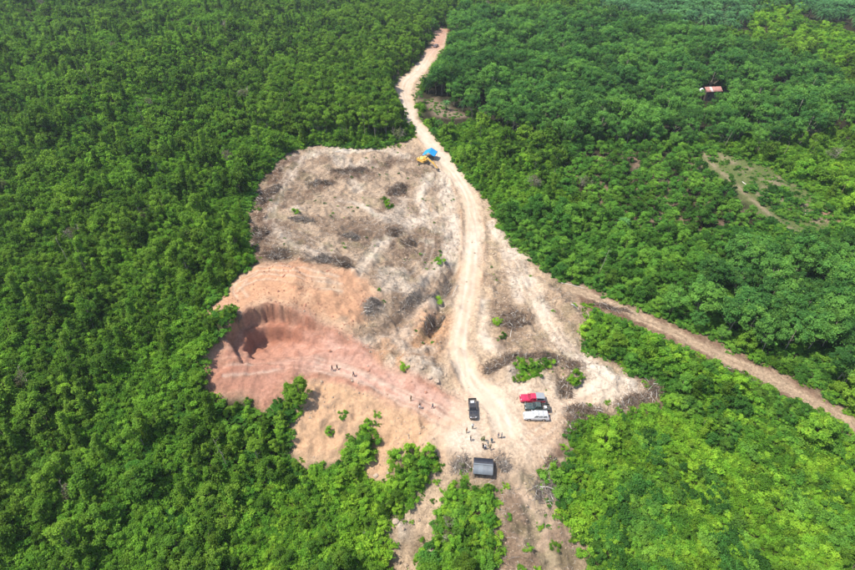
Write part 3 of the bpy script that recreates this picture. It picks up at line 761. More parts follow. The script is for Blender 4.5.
def build_protos():
    rg = np.random.default_rng(11)
    for i in range(7):      # leafy secondary-forest trees, near
        h = rg.uniform(4.6, 6.6); rx = rg.uniform(1.6, 2.3)
        lb = dome_lobes(rg, int(rg.integers(24, 34)), rx * 1.2, h * 0.14, h * 0.9)
        lb[:, 2] += rg.normal(size=len(lb)) * 0.45
        lr = rg.uniform(0.32, 0.85, len(lb))
        add_proto('forest', trunk_geo(rg, h * 0.8, 0.11, lb), crown_geo(rg, lb, lr, 4200, 0.36, 0.19, ragged=0.35), m_bark2, m_forest)
    for i in range(5):      # the same, coarser leaves, for the distance
        h = rg.uniform(4.6, 6.6); rx = rg.uniform(1.7, 2.4)
        lb = dome_lobes(rg, int(rg.integers(18, 26)), rx * 1.2, h * 0.16, h * 0.9)
        lb[:, 2] += rg.normal(size=len(lb)) * 0.5
        lr = rg.uniform(0.4, 0.95, len(lb))
        add_proto('forest_far', trunk_geo(rg, h * 0.8, 0.12, lb, nlimb=3, sides=4), crown_geo(rg, lb, lr, 1500, 0.62, 0.34, ragged=0.35), m_bark2, m_forest)
    for i in range(4):      # low billows of climbers over broken trees
        lb = dome_lobes(rg, 26, 2.7, 0.2, 2.3)
        lb[:, 2] = np.maximum(0.2, lb[:, 2] + rg.normal(size=len(lb)) * 0.35)
        lr = rg.uniform(0.3, 0.75, len(lb))
        add_proto('vinemat', trunk_geo(rg, 1.6, 0.06, lb, sides=4, nlimb=4), crown_geo(rg, lb, lr, 2600, 0.38, 0.22, 0.5, 0.4), m_bark2, m_vine)
    for far_ in (False, True):     # slim leafy saplings and draped stems, the grain of the young forest
        for i in range(6):
            h = rg.uniform(2.8, 5.4); n = int(rg.integers(11, 17))
            t = np.sort(rg.random(n)); t[-1] = 1.0
            off = 0.75 * (1.15 - t)
            lb = np.stack([rg.normal(size=n) * off, rg.normal(size=n) * off, 0.3 + t * (h - 0.6)], 1)
            lr = rg.uniform(0.32, 0.72, n) * (1.1 - 0.3 * t)
            add_proto('sapling_far' if far_ else 'sapling', trunk_geo(rg, h * 0.85, 0.06, lb, sides=4, nlimb=3),
                      crown_geo(rg, lb, lr, 650 if far_ else 1700, 0.55 if far_ else 0.34, 0.30 if far_ else 0.18, 0.4, 0.4), m_bark2, m_vine if i % 3 == 0 else m_forest)
    for i in range(4):      # vine-hung columns
        h = rg.uniform(6.0, 9.5)
        n = 16
        t = np.linspace(0.02, 1, n)
        lb = np.stack([rg.normal(size=n) * 0.35 * (1.2 - t) + 0.5 * t * rg.normal(), rg.normal(size=n) * 0.35 * (1.2 - t), t * h * 0.93], 1)
        lr = (1.35 - 0.75 * t) * rg.uniform(0.75, 1.15, n)
        add_proto('vine', trunk_geo(rg, h * 0.85, 0.10, lb, nlimb=3), crown_geo(rg, lb, lr, 3000, 0.42, 0.24, 0.3), m_bark2, m_forest)
    for i in range(4):      # taller trees with a clear stem
        h = rg.uniform(9, 12); rx = rg.uniform(2.0, 2.9)
        lb = dome_lobes(rg, 18, rx, h * 0.5, h * 0.95)
        lr = rg.uniform(0.6, 1.1, len(lb))
        add_proto('tall', trunk_geo(rg, h * 0.86, 0.15, lb, 0.04), crown_geo(rg, lb, lr, 2600, 0.46, 0.25), m_bark, m_forest)
    for i in range(4):      # rubber trees: pale straight trunk, airy spreading crown
        h = rg.uniform(9.0, 11.5); rx = rg.uniform(2.9, 3.9)
        lb = dome_lobes(rg, 36, rx, h * 0.56, h * 0.95)
        lb[:, 2] += rg.normal(size=len(lb)) * 0.35
        lr = rg.uniform(0.4, 0.95, len(lb))
        add_proto('rubber', trunk_geo(rg, h * 0.85, 0.14, lb, 0.035, nlimb=9), crown_geo(rg, lb, lr, 3600, 0.50, 0.25, ragged=0.4), m_bark, m_rubber)
    for i in range(5):      # orchard trees: full rounded crowns with upright tufts
        h = rg.uniform(5.4, 7.5); rx = rg.uniform(1.9, 2.7)
        lb = dome_lobes(rg, 26, rx * 0.95, h * 0.2, h * 0.92)
        lb[:, 2] += rg.normal(size=len(lb)) * 0.25
        lr = rg.uniform(0.35, 0.9, len(lb))
        add_proto('orchard', trunk_geo(rg, h * 0.8, 0.13, lb), crown_geo(rg, lb, lr, 3000, 0.44, 0.22, ragged=0.4), m_bark2, m_plant)
    for i in range(3):      # dense round fruit trees
        h = rg.uniform(5.0, 6.2); rx = 2.3
        lb = dome_lobes(rg, 26, rx, h * 0.18, h * 0.84)
        lr = rg.uniform(0.6, 0.9, len(lb))
        add_proto('round', trunk_geo(rg, h * 0.75, 0.16, lb), crown_geo(rg, lb, lr, 5200, 0.36, 0.2, ragged=0.1), m_bark2, m_bright)
    for i in range(4):      # bright young trees and bushes
        h = rg.uniform(2.6, 4.2); rx = rg.uniform(1.2, 1.9)
        lb = dome_lobes(rg, 22, rx * 1.25, h * 0.08, h * 0.86)
        lb[:, 2] = np.maximum(0.2, lb[:, 2] + rg.normal(size=len(lb)) * 0.3)
        lr = rg.uniform(0.25, 0.65, len(lb))
        add_proto('bush', trunk_geo(rg, h * 0.75, 0.06, lb), crown_geo(rg, lb, lr, 2600, 0.34, 0.17, ragged=0.45), m_bark2, m_bright)
    for i in range(5):      # low scrub with long drooping leaves
        lb = dome_lobes(rg, 14, 1.9, 0.1, 0.85)
        lb[:, 2] = np.maximum(0.1, lb[:, 2] + rg.normal(size=len(lb)) * 0.25)
        lr = rg.uniform(0.25, 0.6, len(lb))
        big = i >= 3
        add_proto('scrub', trunk_geo(rg, 0.7, 0.03, lb, sides=4, nlimb=4),
                  crown_geo(rg, lb, lr, 900 if big else 1700, 0.58 if big else 0.32, 0.17 if big else 0.12, 0.6, 0.5, 0.5, 0.7), m_bark2, m_bright)
    for i in range(3):      # undergrowth beneath and between the trees
        lb = dome_lobes(rg, 14, 1.9, 0.1, 1.1)
        lb[:, 2] = np.maximum(0.1, lb[:, 2] + rg.normal(size=len(lb)) * 0.3)
        lr = rg.uniform(0.25, 0.6, len(lb))
        add_proto('under', trunk_geo(rg, 0.7, 0.03, lb, sides=4, nlimb=4), crown_geo(rg, lb, lr, 1300, 0.40, 0.19, 0.6, 0.4, 0.4, 0.7), m_bark2, m_plant)
    for i in range(3):      # oil palms
        parts, tint = [], []
        nf = 26
        for k in range(nf):
            a = k * 2.39996 + rg.normal() * 0.1
            el = 1.25 - 1.45 * (k / nf) + rg.normal() * 0.06
            Lf = rg.uniform(3.3, 4.1)
            t = np.linspace(0.08, 1, 15)
            r = Lf * t * math.cos(el * 0.75)
            z = Lf * (t * math.sin(el) - 0.62 * t ** 2.2)
            sp = np.stack([np.cos(a) * r, np.sin(a) * r, z], 1)
            tg = unit(np.gradient(sp, axis=0)); side = np.array([-math.sin(a), math.cos(a), 0.0])
            for sgn in (-1, 1):
                ll = 0.85 * np.sin(np.clip(t, 0.12, 1) * math.pi * 0.88 + 0.25)
                dirv = unit(side * sgn * 0.85 + tg * 0.55 + np.array([0, 0, -0.28]))
                tip = sp + dirv * ll[:, None]
                wv = tg * 0.10
                v = np.stack([sp - wv, sp + wv, tip], 1).reshape(-1, 3)
                parts.append((v, np.arange(len(v)).reshape(-1, 3))); tint.append(np.full(len(v), rg.uniform(0.15, 0.8)))
            v, f = tube(sp[::5], [0.05, 0.04, 0.02], 3); parts.append((v, f)); tint.append(np.full(len(v), 0.9))
        cv, cf = cat_geo(parts)
        h = rg.uniform(3.5, 5.0)
        cv = cv + np.array([0, 0, h])
        add_proto('palm', tube([[0, 0, -0.4], [0, 0, h * 0.5], [0, 0, h + 0.1]], [0.36, 0.30, 0.3], 8), (cv, cf, np.concatenate(tint)), m_bark2, m_palm)
    for i in range(3):      # grey leafless bushes and small dead trees
        h = rg.uniform(2.4, 3.6)
        parts = []
        for k in range(5):
            a = rg.random() * 6.28; e = np.array([math.cos(a) * 0.5, math.sin(a) * 0.5, 1.0]) * h * rg.uniform(0.6, 1)
            m = e * 0.5 + rg.normal(size=3) * 0.12
            parts.append(tube([[0, 0, -0.2], m, e], [0.06, 0.04, 0.015], 4))
            for q in range(9):
                s = m + (e - m) * rg.random()
                f = s + unit(rg.normal(size=3) + np.array([0, 0, 0.7])) * rg.uniform(0.5, 1.1)
                parts.append(tube([s, (s + f) / 2 + rg.normal(size=3) * 0.06, f], [0.028, 0.02, 0.008], 3))
                for w in range(3):
                    g = s + (f - s) * rg.uniform(0.4, 1)
                    parts.append(tube([g, g + unit(rg.normal(size=3)) * 0.4], [0.014, 0.006], 3))
        lb = dome_lobes(rg, 9, 1.0, h * 0.4, h * 0.9)
        add_proto('bare', cat_geo(parts), crown_geo(rg, lb, np.full(9, 0.5), 260, 0.26, 0.12), m_bark, m_dry)
build_protos()
PROTO_H = {k: [max(v.co.z for v in t[2].vertices) for t in L] for k, L in PROTO.items()}

# ---------------------------------------------------------------- where plants grow
REG_TALL = [(-63.47, 398.52), (10.08, 506.92), (13.09, 434.13), (1.57, 378.35), (-14.82, 315.12), (-17.81, 288.91), (-13.77, 263.87), (-7.53, 237.65), (-13.30, 222.93), (-50.24, 215.31), (-73.06, 246.00)]
REG_BR = [(31.00, 77.78), (40.19, 85.10), (52.04, 87.57), (59.35, 88.97), (68.48, 86.08), (92.80, 79.04), (77.88, 50.52), (29.20, 50.65), (25.44, 62.02), (23.32, 69.00), (27.29, 72.46)]
REG_BL = [(-38.72, 51.36), (-39.07, 60.05), (-34.24, 71.69), (-26.63, 73.61), (-17.42, 75.90), (-10.48, 77.08), (-4.68, 75.07), (1.94, 73.38), (0.50, 69.80), (-3.10, 66.93), (-7.39, 63.62), (-7.26, 51.82)]
REG_BM = [(3.68, 67.57), (6.10, 69.34), (13.35, 66.41), (12.92, 50.24), (-0.63, 51.12), (-1.46, 58.89), (1.61, 58.26), (1.66, 63.05)]
REG_HEDGE = [(39.64, 111.90), (44.16, 116.69), (53.82, 110.10), (67.09, 100.46), (77.41, 94.08), (90.46, 83.72), (92.80, 79.04), (79.16, 82.73), (61.23, 87.76), (52.66, 88.11), (49.43, 94.83), (40.82, 100.54), (37.88, 104.84)]
REG_RUBBER = [(73.64, 129.36), (97.25, 137.80), (128.81, 140.71), (96.66, 85.98), (84.43, 96.55), (72.32, 106.46), (62.60, 113.43)]
REG_LIGHT = [(23.49, 160.28), (42.45, 157.70), (73.66, 155.41), (139.25, 157.78), (118.73, 123.60), (71.09, 115.24), (60.23, 114.14), (37.72, 132.44), (28.44, 148.49)]
REG_RUBBER2 = [(13.51, 450.54), (92.38, 430.13), (171.21, 380.21), (208.00, 274.07), (181.57, 229.38), (111.49, 221.13), (54.63, 222.86), (24.00, 255.19), (5.26, 229.89), (-3.45, 258.01), (-1.78, 292.98), (4.82, 334.16)]
REG_PALM = [(129.82, 501.28), (178.98, 493.66), (259.66, 490.02), (239.12, 457.18), (196.41, 388.77), (166.47, 384.51), (153.04, 421.89), (134.58, 457.51)]
REG_PALM2 = [(276.49, 492.17), (339.68, 490.55), (292.78, 374.97), (274.94, 383.66), (259.15, 429.19)]
HOUSE_GAP = [(134.07, 285.73), (149.49, 291.37), (144.83, 276.29), (134.44, 259.11), (125.73, 258.06), (128.69, 275.09)]
REG_SCRUBTOP = [(242.12, 493.15), (272.67, 469.34), (282.75, 396.86), (228.53, 309.01), (210.89, 347.27), (194.08, 378.25), (214.82, 438.09)]

POINTS = {}     # kind -> list of x,y,z,scale,rot,proto
def in_reg(x, y, reg):
    """inside an outline whose edge is blurred by a few metres"""
    w = np.clip(y / 120, 0.7, 3)
    return poly_sd(x + (fbm(x, y, 9.0, 401, 3) - 0.5) * 12 * w, y + (fbm(x, y, 9.0, 402, 3) - 0.5) * 14 * w, reg) + np.sin(x * 91.7 + y * 37.3) * 1.5 * w > 0

def frame_test(x, y, z, mx_=0.10):
    """inside the camera's view with a margin"""
    p = R(CAM_PITCH)
    d = y * math.cos(p) + (CAM_H - z) * math.sin(p)
    u = y * math.sin(p) - (CAM_H - z) * math.cos(p)
    X_, Y_ = x / d, u / d
    return (np.abs(X_) < 0.75 + mx_ + 8 / d) & (np.abs(Y_) < 0.5 + mx_ + 8 / d) & (d > 20), d, X_, Y_

def scatter():
    rg = np.random.default_rng(5)
    bands = [(22, 120, 1.95), (120, 190, 2.2), (190, 300, 2.6), (300, 460, 3.2), (460, 800, 4.2)]
    allp = []
    for y0, y1, sp in bands:
        hw = y1 * 0.95 + 60
        ax = np.arange(-hw, hw, sp); ay = np.arange(y0, y1, sp)
        x, y = np.meshgrid(ax, ay)
        x = x.ravel() + rg.uniform(-0.48, 0.48, x.size) * sp
        y = y.ravel() + rg.uniform(-0.48, 0.48, y.size) * sp
        ok, d, _, _ = frame_test(x, y, np.zeros(x.shape))
        x, y, d = x[ok], y[ok], d[ok]
        allp.append(np.stack([x, y, d, np.full(x.shape, sp)], 1))
    A = np.concatenate(allp)
    x, y, d, sp = A.T
    z = gz_arr(x, y)
    keep = ~is_bare(x, y)
    x, y, d, sp, z = x[keep], y[keep], d[keep], sp[keep], z[keep]
    n = len(x)
    u = rg.random(n)
    kind = np.full(n, 'forest', dtype=object)
    far = d > 185
    kind[far] = 'forest_far'
    bigv = fbm(x, y, 14.0, 201, 3)
    sc = 0.05 + 1.5 * bigv + rg.normal(size=n) * 0.18
    openw = fbm(x, y, 30.0, 501, 4) + rg.normal(size=n) * 0.05
    sap = rg.random(n) < np.clip(0.62 + (0.5 - fbm(x, y, 18.0, 503, 3)) * 2.2, 0.25, 0.92)
    kind[sap & ~far] = 'sapling'; kind[sap & far] = 'sapling_far'
    sc[sap] = 0.55 + 0.8 * bigv[sap] + rg.normal(size=sap.sum()) * 0.18
    low = (openw < 0.51) & ~((x > -45) & (y < 150) & (y > 70) & (openw > 0.42))
    kind[low] = 'vinemat'; sc[low] = rg.uniform(0.55, 1.1, low.sum())
    low2 = low & (rg.random(n) < 0.22); kind[low2 & ~far] = 'sapling'; kind[low2 & far] = 'sapling_far'; sc[low2] = rg.uniform(0.4, 0.75, low2.sum())
    vine = (u < 0.035 + 0.09 * (np.abs(openw - 0.51) < 0.03)) & (d < 520); kind[vine] = 'vine'; sc[vine] = rg.uniform(0.6, 1.05, vine.sum())
    sc = np.where(far, sc * (1 + np.maximum(sp - 2.2, 0) * 0.14), sc)
    em = rg.random(n)
    e1 = em < 0.012; kind[e1] = np.where(far[e1], 'forest_far', 'forest'); sc[e1] = rg.uniform(1.1, 1.5, e1.sum())
    e2 = (em > 0.022) & (em < 0.0255); kind[e2] = 'bare'; sc[e2] = rg.uniform(1.2, 1.9, e2.sum())
    e3 = (em > 0.030) & (em < 0.040); kind[e3] = 'tall'; sc[e3] = rg.uniform(0.6, 0.9, e3.sum())
    e4 = (em > 0.040) & (em < 0.050); kind[e4] = 'round'; sc[e4] = rg.uniform(0.6, 1.1, e4.sum())
    # orchard and plantation on the right, thinner grid
    def setk(mask, k, keep_frac=1.0, s0=1.0, s1=0.12):
        nonlocal kind, sc
        m = mask & (rg.random(n) < keep_frac)
        drop = mask & ~m
        kind[drop] = ''
        kind[m] = k
        sc[m] = s0 * (1 + rg.normal(size=m.sum()) * s1)
    rmask = ((x > 4) & (y > 118)) & ~in_reg(x, y, REG_TALL) & ((x > (y - 118) * 0.02))
    roadside, _, side = line_d(x, y, ROAD)
    rmask &= (side > 0) | (y < 170)
    frac = np.clip((sp / 4.7) ** 2, 0, 1)
    setk(rmask, 'orchard', frac, 1.0, 0.24)
    setk(in_reg(x, y, REG_RUBBER2), 'rubber', np.clip((sp / 4.9) ** 2, 0, 1), 1.0, 0.2)
    setk(in_reg(x, y, REG_LIGHT), 'orchard', np.clip((sp / 3.3) ** 2, 0, 1), 0.72, 0.15)
    setk(in_reg(x, y, REG_RUBBER), 'rubber', np.clip((sp / 4.3) ** 2, 0, 1), 0.95)
    setk(in_reg(x, y, REG_HEDGE), 'bush', 0.9, 1.1, 0.3)
    h_alt = in_reg(x, y, REG_HEDGE) & (rg.random(n) < 0.6); kind[h_alt] = 'orchard'; sc[h_alt] = rg.uniform(0.45, 0.8, h_alt.sum())
    tl = in_reg(x, y, REG_TALL) & (rg.random(n) < 0.5); kind[tl] = 'tall'; sc[tl] = 0.85 + 0.2 * rg.random(tl.sum())
    setk(in_reg(x, y, REG_BR), 'scrub', 1.0, 1.05, 0.2)
    brb = in_reg(x, y, REG_BR) & (fbm(x, y, 12.0, 301, 3) > 0.53) & (rg.random(n) < 0.5); kind[brb] = 'bush'; bru = in_reg(x, y, REG_BR) & (fbm(x, y, 7.0, 309, 3) > 0.52); kind[bru & ~brb] = 'under'; sc[bru] = rg.uniform(0.7, 1.3, bru.sum()); sc[brb] = 0.3 + 0.4 * rg.random(brb.sum())
    brs = in_reg(x, y, REG_BR) & (rg.random(n) < 0.2); kind[brs] = 'sapling'; sc[brs] = rg.uniform(0.3, 0.6, brs.sum())
    brd = in_reg(x, y, REG_BR) & (fbm(x, y, 10.0, 305, 3) > 0.60) & (rg.random(n) < 0.45); kind[brd] = 'orchard'; sc[brd] = rg.uniform(0.3, 0.6, brd.sum())
    brt = in_reg(x, y, REG_BR) & (y > 97 + 0.1 * x) & (rg.random(n) < 0.6); kind[brt] = 'orchard'; sc[brt] = rg.uniform(0.4, 0.75, brt.sum())
    bl = in_reg(x, y, REG_BL)
    setk(bl, 'scrub', 1.0, 1.1, 0.2)
    bl1 = bl & (rg.random(n) < 0.5); kind[bl1] = 'bush'; sc[bl1] = rg.uniform(0.4, 0.95, bl1.sum())
    bl2 = bl & (rg.random(n) < 0.12); kind[bl2] = 'forest'; sc[bl2] = rg.uniform(0.5, 0.7, bl2.sum())
    bm_ = in_reg(x, y, REG_BM)
    setk(bm_, 'bush', 1.0, 0.7, 0.3)
    b2 = bm_ & (rg.random(n) < 0.35); kind[b2] = 'under'; sc[b2] = rg.uniform(0.8, 1.3, b2.sum())
    b3 = bm_ & (rg.random(n) < 0.07); kind[b3] = 'bare'; sc[b3] = rg.uniform(0.7, 1.1, b3.sum())
    setk(in_reg(x, y, REG_SCRUBTOP), 'bush', np.clip((sp / 5.0) ** 2, 0, 1), 1.3)
    for rgn in (REG_PALM, REG_PALM2):
        setk(in_reg(x, y, rgn), 'palm', np.clip((sp / 7.0) ** 2, 0, 1), 1.35, 0.1)
    kind[poly_sd(x, y, YOUNG) > 0] = ''
    kind[poly_sd(x, y, HOUSE_GAP) > 0] = ''
    # keep crowns from leaning over the open ground the photograph shows behind them
    hh = np.array([np.mean(PROTO_H[k]) if k else 0 for k in kind]) * sc
    r = np.hypot(x, y)
    for it in range(2):
        hit = np.zeros(n, bool)
        for f in (0.35, 0.7, 0.95):
            s = hh * f * r / (CAM_H - z) / r
            hit |= is_bare(x * (1 + s), y * (1 + s))
        rr_ = 0.26 * hh
        hit |= is_bare(x - rr_, y) | is_bare(x + rr_, y)
        shrink = hit & (kind != '')
        sc[shrink] *= 0.5; hh[shrink] *= 0.5
        if it == 1:
            kind[shrink & (hh > 1.6)] = ''
    # lower growth on the near side of the farm house, so that its roof stands clear
    hx_, hy_ = (138.92, 281.52)
    rh = math.hypot(hx_, hy_); zr = gz(hx_, hy_) + 4.2
    along_ = (x * hx_ + y * hy_) / rh; across = np.abs(x * hy_ - y * hx_) / rh
    front = (across < 7.5) & (along_ < rh + 5) & (along_ > rh - 70) & (kind != '')
    room = zr + (CAM_H - zr) * (1 - along_ / rh) - z
    tall_ = front & (hh > room)
    f_ = np.clip(room / np.maximum(hh, 0.1), 0, 1)
    sc[tall_] *= f_[tall_]; hh[tall_] *= f_[tall_]
    kind[tall_ & (hh < 1.2)] = ''
    small = (kind != '') & (hh < 1.9) & (kind != 'scrub') & (kind != 'bush')
    kind[small] = 'bush'; sc[small] = np.clip(hh[small] / 3.4, 0.3, 1)
    # undergrowth
    ux, uy = np.meshgrid(np.arange(-170, 175, 1.75), np.arange(24, 240, 1.75))
    ux = ux.ravel() + rg.uniform(-0.8, 0.8, ux.size); uy = uy.ravel() + rg.uniform(-0.8, 0.8, uy.size)
    ok = frame_test(ux, uy, np.zeros(ux.shape))[0] & ~is_bare(ux, uy) & ~is_bare(ux, uy + 1.2) & (poly_sd(ux, uy, YOUNG) < 0)
    ux, uy = ux[ok], uy[ok]
    lightr = in_reg(ux, uy, REG_BR) | in_reg(ux, uy, REG_BL) | in_reg(ux, uy, REG_BM)
    for xx, yy, zz, l in zip(ux, uy, gz_arr(ux, uy), lightr):
        POINTS.setdefault('scrub' if l else 'under', []).append((xx, yy, zz - 0.1, rg.uniform(0.55, 1.0), rg.random() * 6.283, int(rg.integers(0, 3))))
    for k in sorted(set(kind) - {''}):
        m = np.nonzero(kind == k)[0]
        pi = rg.integers(0, len(PROTO[k]), len(m))
        for q, i in zip(pi, m):
            POINTS.setdefault(k, []).append((x[i], y[i], z[i] - 0.1, max(0.3, sc[i]), rg.random() * 6.283, int(q)))
scatter()

# orchard in rows over brown earth
def rows():
    rg = np.random.default_rng(77)
    a = np.array((56.06, 161.14)); ux = np.array((107.89, 160.89)) - a
    L = np.linalg.norm(ux); ux /= L; uy = np.array([-ux[1], ux[0]])
    for j in range(-2, 18):
        for i in range(-18, 26):
            q = a + ux * i * 4.6 + uy * j * 5.6 + rg.normal(size=2) * 0.5
            if poly_sd(q[:1], q[1:], YOUNG)[0] > -1.5 and not is_bare(q[:1], q[1:])[0] and not is_bare(q[:1] * (1 + 3.6 / 90), q[1:] * (1 + 3.6 / 90))[0] and rg.random() > 0.13:
                k = 'orchard' if rg.random() > 0.04 else 'bare'
                POINTS[k if k in POINTS else 'orchard'].append((q[0], q[1], gz(*q) - 0.1, rg.uniform(0.72, 1.1), rg.random() * 6.28, int(rg.integers(0, 3))))
POINTS.setdefault('bare', [])
rows()

# ---------------------------------------------------------------- plants as individuals (largest in view), the rest as one mass per kind
def place_tree(kind, q, loc, s, rz, name, label, cat, group, with_parts=True):
    tm, cm, jm = PROTO[kind][q]
    root = empty(name, loc, rz, label, cat, group)
    root.scale = (s, s, s)
    t = bpy.data.objects.new('trunk', tm); link(t, root)
    c = bpy.data.objects.new('crown', cm); link(c, root)
    return root

def where_words(x, y):
    """which part of the wood a plant stands in, told by its neighbours"""
    if y < 78: band = 'near'
    elif y < 118: band = 'mid'
    else: band = 'back'
    return band

def size_word(kind, s):
    v = s * np.mean(PROTO_H[kind])
    lo, hi = {'forest': (4.8, 6.4), 'sapling': (3.6, 5.0), 'orchard': (4.6, 6.2), 'bush': (2.0, 3.2), 'scrub': (1.2, 1.5)}.get(kind, (8.5, 10.5))
    return 'small' if v < lo else 'large' if v > hi else 'medium-sized'

N_TAG = {'forest': 300, 'tall': 60, 'vine': 40, 'orchard': 220, 'rubber': 160, 'bush': 220, 'palm': 150, 'scrub': 60, 'sapling': 200}
KIND_WORDS = {
    'forest': ('forest_tree', 'leafy dark green forest tree', 'tree', 'dark green forest trees'),
    'sapling': ('leafy_sapling', 'slim leafy sapling', 'sapling', 'slim saplings of the young forest'),
    'tall': ('tall_forest_tree', 'tall pale-stemmed forest tree', 'tree', 'tall trees above the clearing'),
    'vine': ('vine_covered_tree', 'narrow vine-covered tree', 'tree', 'vine-covered trees in the left forest'),
    'orchard': ('orchard_tree', 'full round-crowned orchard tree', 'tree', 'orchard trees right of the road'),
    'rubber': ('plantation_tree', 'airy-crowned plantation tree', 'tree', 'plantation trees with pale trunks'),
    'bush': ('bush', 'yellow-green bush', 'bush', 'bright green bushes round the clearing'),
    'palm': ('oil_palm', 'blue-green oil palm', 'palm', 'oil palms at the top right'),
    'scrub': ('scrub_plant', 'low scrub plant', 'shrub', 'low scrub at the bottom right'),
}
LAND = [  # landmark, x, y
    ('left of the red pit', *(-60.97, 102.92)), ('below the red pit', *(-42.48, 82.12)), ('at the bottom left corner of the view', *(-73.40, 58.96)),
    ('at the foot of the sandy fill slope', *(-20.20, 71.78)), ('beside the eroded gully', *(-11.17, 60.46)), ('between the gully and the grey slope below the shed', *(7.09, 59.99)),
    ('below the parked vehicles on the right', *(33.09, 71.77)), ('in the bottom right corner of the view', *(71.06, 59.37)), ('in the hedge between the track and the spoil heaps', *(56.78, 103.28)),
    ('near the branch track on the right edge', *(79.70, 83.94)), ('on the far side of the branch track', *(76.15, 114.69)), ('along the right edge of the cleared land', *(36.26, 159.03)),
    ('left of the grey cleared land', *(-65.42, 150.19)), ('behind the grey cleared land', *(-40.96, 233.24)), ('beside the upper bend of the road', *(-18.04, 326.16)),
    ('right of the upper road', *(24.00, 255.19)), ('on the far left of the view', *(-98.38, 114.83)), ('near the far rusty roof', *(132.42, 269.14)),
    ('in the rows over brown earth', *(82.53, 182.46)), ('by the far path strip', *(134.40, 201.60)), ('at the far top right', *(259.15, 429.19)), ('at the far top of the view', *(92.38, 430.13)), ('at the far top left', *(-182.48, 337.18)),
    ('on the lower left forest slope', *(-56.68, 70.77)), ('in the middle of the left forest', *(-70.43, 87.30)), ('on the scrub slope at the right edge', *(82.58, 67.02)), ('on the scrub slope under the shed yard', *(45.32, 62.96)),
]
LX = np.array([(a[1], a[2]) for a in LAND])
rg_lab = np.random.default_rng(3)
STUFF_PTS = {}
for kind, pts in POINTS.items():
    if not pts: continue
    arr = np.array(pts)
    ok, d, Xn, Yn = frame_test(arr[:, 0], arr[:, 1], arr[:, 2], -0.03)
    size = np.where((np.abs(Xn) < 0.73) & (np.abs(Yn) < 0.485), arr[:, 3] / d, 0)
    order = np.argsort(-size)
    ntag = N_TAG.get(kind, 0)
    chosen = [i for i in order[:ntag] if size[i] > 0]
    rest = np.ones(len(arr), bool); rest[chosen] = False
    if chosen:
        nm, lab, ct, grp = KIND_WORDS[kind]
        for i in chosen:
            x, y, z, s, rz, q = arr[i]
            near = LAND[int(np.argmin(((LX - np.array([x, y])) ** 2).sum(1)))][0]
            place_tree(kind, int(q), (x, y, z), s, rz, nm, f'{size_word(kind, s)} {lab} {near}', ct, grp)
    STUFF_PTS[kind] = arr[rest]

def scatter_mass(name, kind, arr, label=None):
    """one object: many plants on points, geometry nodes"""
    if len(arr) == 0: return
    me = bpy.data.meshes.new(name)
    me.vertices.add(len(arr)); me.vertices.foreach_set('co', arr[:, :3].astype(np.float32).ravel())
    a = me.attributes.new('form', 'INT', 'POINT'); a.data.foreach_set('value', arr[:, 5].astype(np.int32))
    a = me.attributes.new('size', 'FLOAT', 'POINT'); a.data.foreach_set('value', arr[:, 3].astype(np.float32))
    rot = np.zeros((len(arr), 3), np.float32); rot[:, 2] = arr[:, 4]
    a = me.attributes.new('turn', 'FLOAT_VECTOR', 'POINT'); a.data.foreach_set('vector', rot.ravel())
    o = link(bpy.data.objects.new(name, me))
    col = bpy.data.collections.new(name + '_forms')
    for i, t in enumerate(PROTO[kind]):
        col.objects.link(bpy.data.objects.new('%s_form_%02d' % (name, i), t[2]))
    ng = bpy.data.node_groups.new(name + '_scatter', 'GeometryNodeTree')
    ng.interface.new_socket('Geometry', in_out='INPUT', socket_type='NodeSocketGeometry')
    ng.interface.new_socket('Geometry', in_out='OUTPUT', socket_type='NodeSocketGeometry')
    gi = ng.nodes.new('NodeGroupInput'); go = ng.nodes.new('NodeGroupOutput')
    ci = ng.nodes.new('GeometryNodeCollectionInfo')
    ci.inputs['Collection'].default_value = col
    ci.inputs['Separate Children'].default_value = True
    ci.inputs['Reset Children'].default_value = True
    ip = ng.nodes.new('GeometryNodeInstanceOnPoints')
    ip.inputs['Pick Instance'].default_value = True
    def named(nm, typ):
        n = ng.nodes.new('GeometryNodeInputNamedAttribute'); n.data_type = typ; n.inputs['Name'].default_value = nm
        return n.outputs['Attribute']
    L = ng.links.new
    L(gi.outputs[0], ip.inputs['Points']); L(ci.outputs[0], ip.inputs['Instance'])
    L(named('form', 'INT'), ip.inputs['Instance Index'])
    L(named('turn', 'FLOAT_VECTOR'), ip.inputs['Rotation'])
    L(named('size', 'FLOAT'), ip.inputs['Scale'])
    L(ip.outputs[0], go.inputs[0])
    md = o.modifiers.new('scatter', 'NODES'); md.node_group = ng
    return tag(o, label, kind='stuff')

MASS = {'forest': 'forest_mass', 'forest_far': 'distant_forest', 'vine': 'vine_growth', 'tall': 'tall_wood', 'orchard': 'orchard_mass', 'rubber': 'plantation_mass',
        'bush': 'bush_growth', 'scrub': 'scrub_growth', 'under': 'undergrowth', 'vinemat': 'climber_growth', 'sapling': 'sapling_growth', 'sapling_far': 'distant_saplings', 'palm': 'palm_growth', 'bare': 'leafless_growth', 'round': 'round_growth'}
for kind, arr in STUFF_PTS.items():
    scatter_mass(MASS[kind], kind, arr)
print('PLANTS', {k: len(v) for k, v in POINTS.items()})

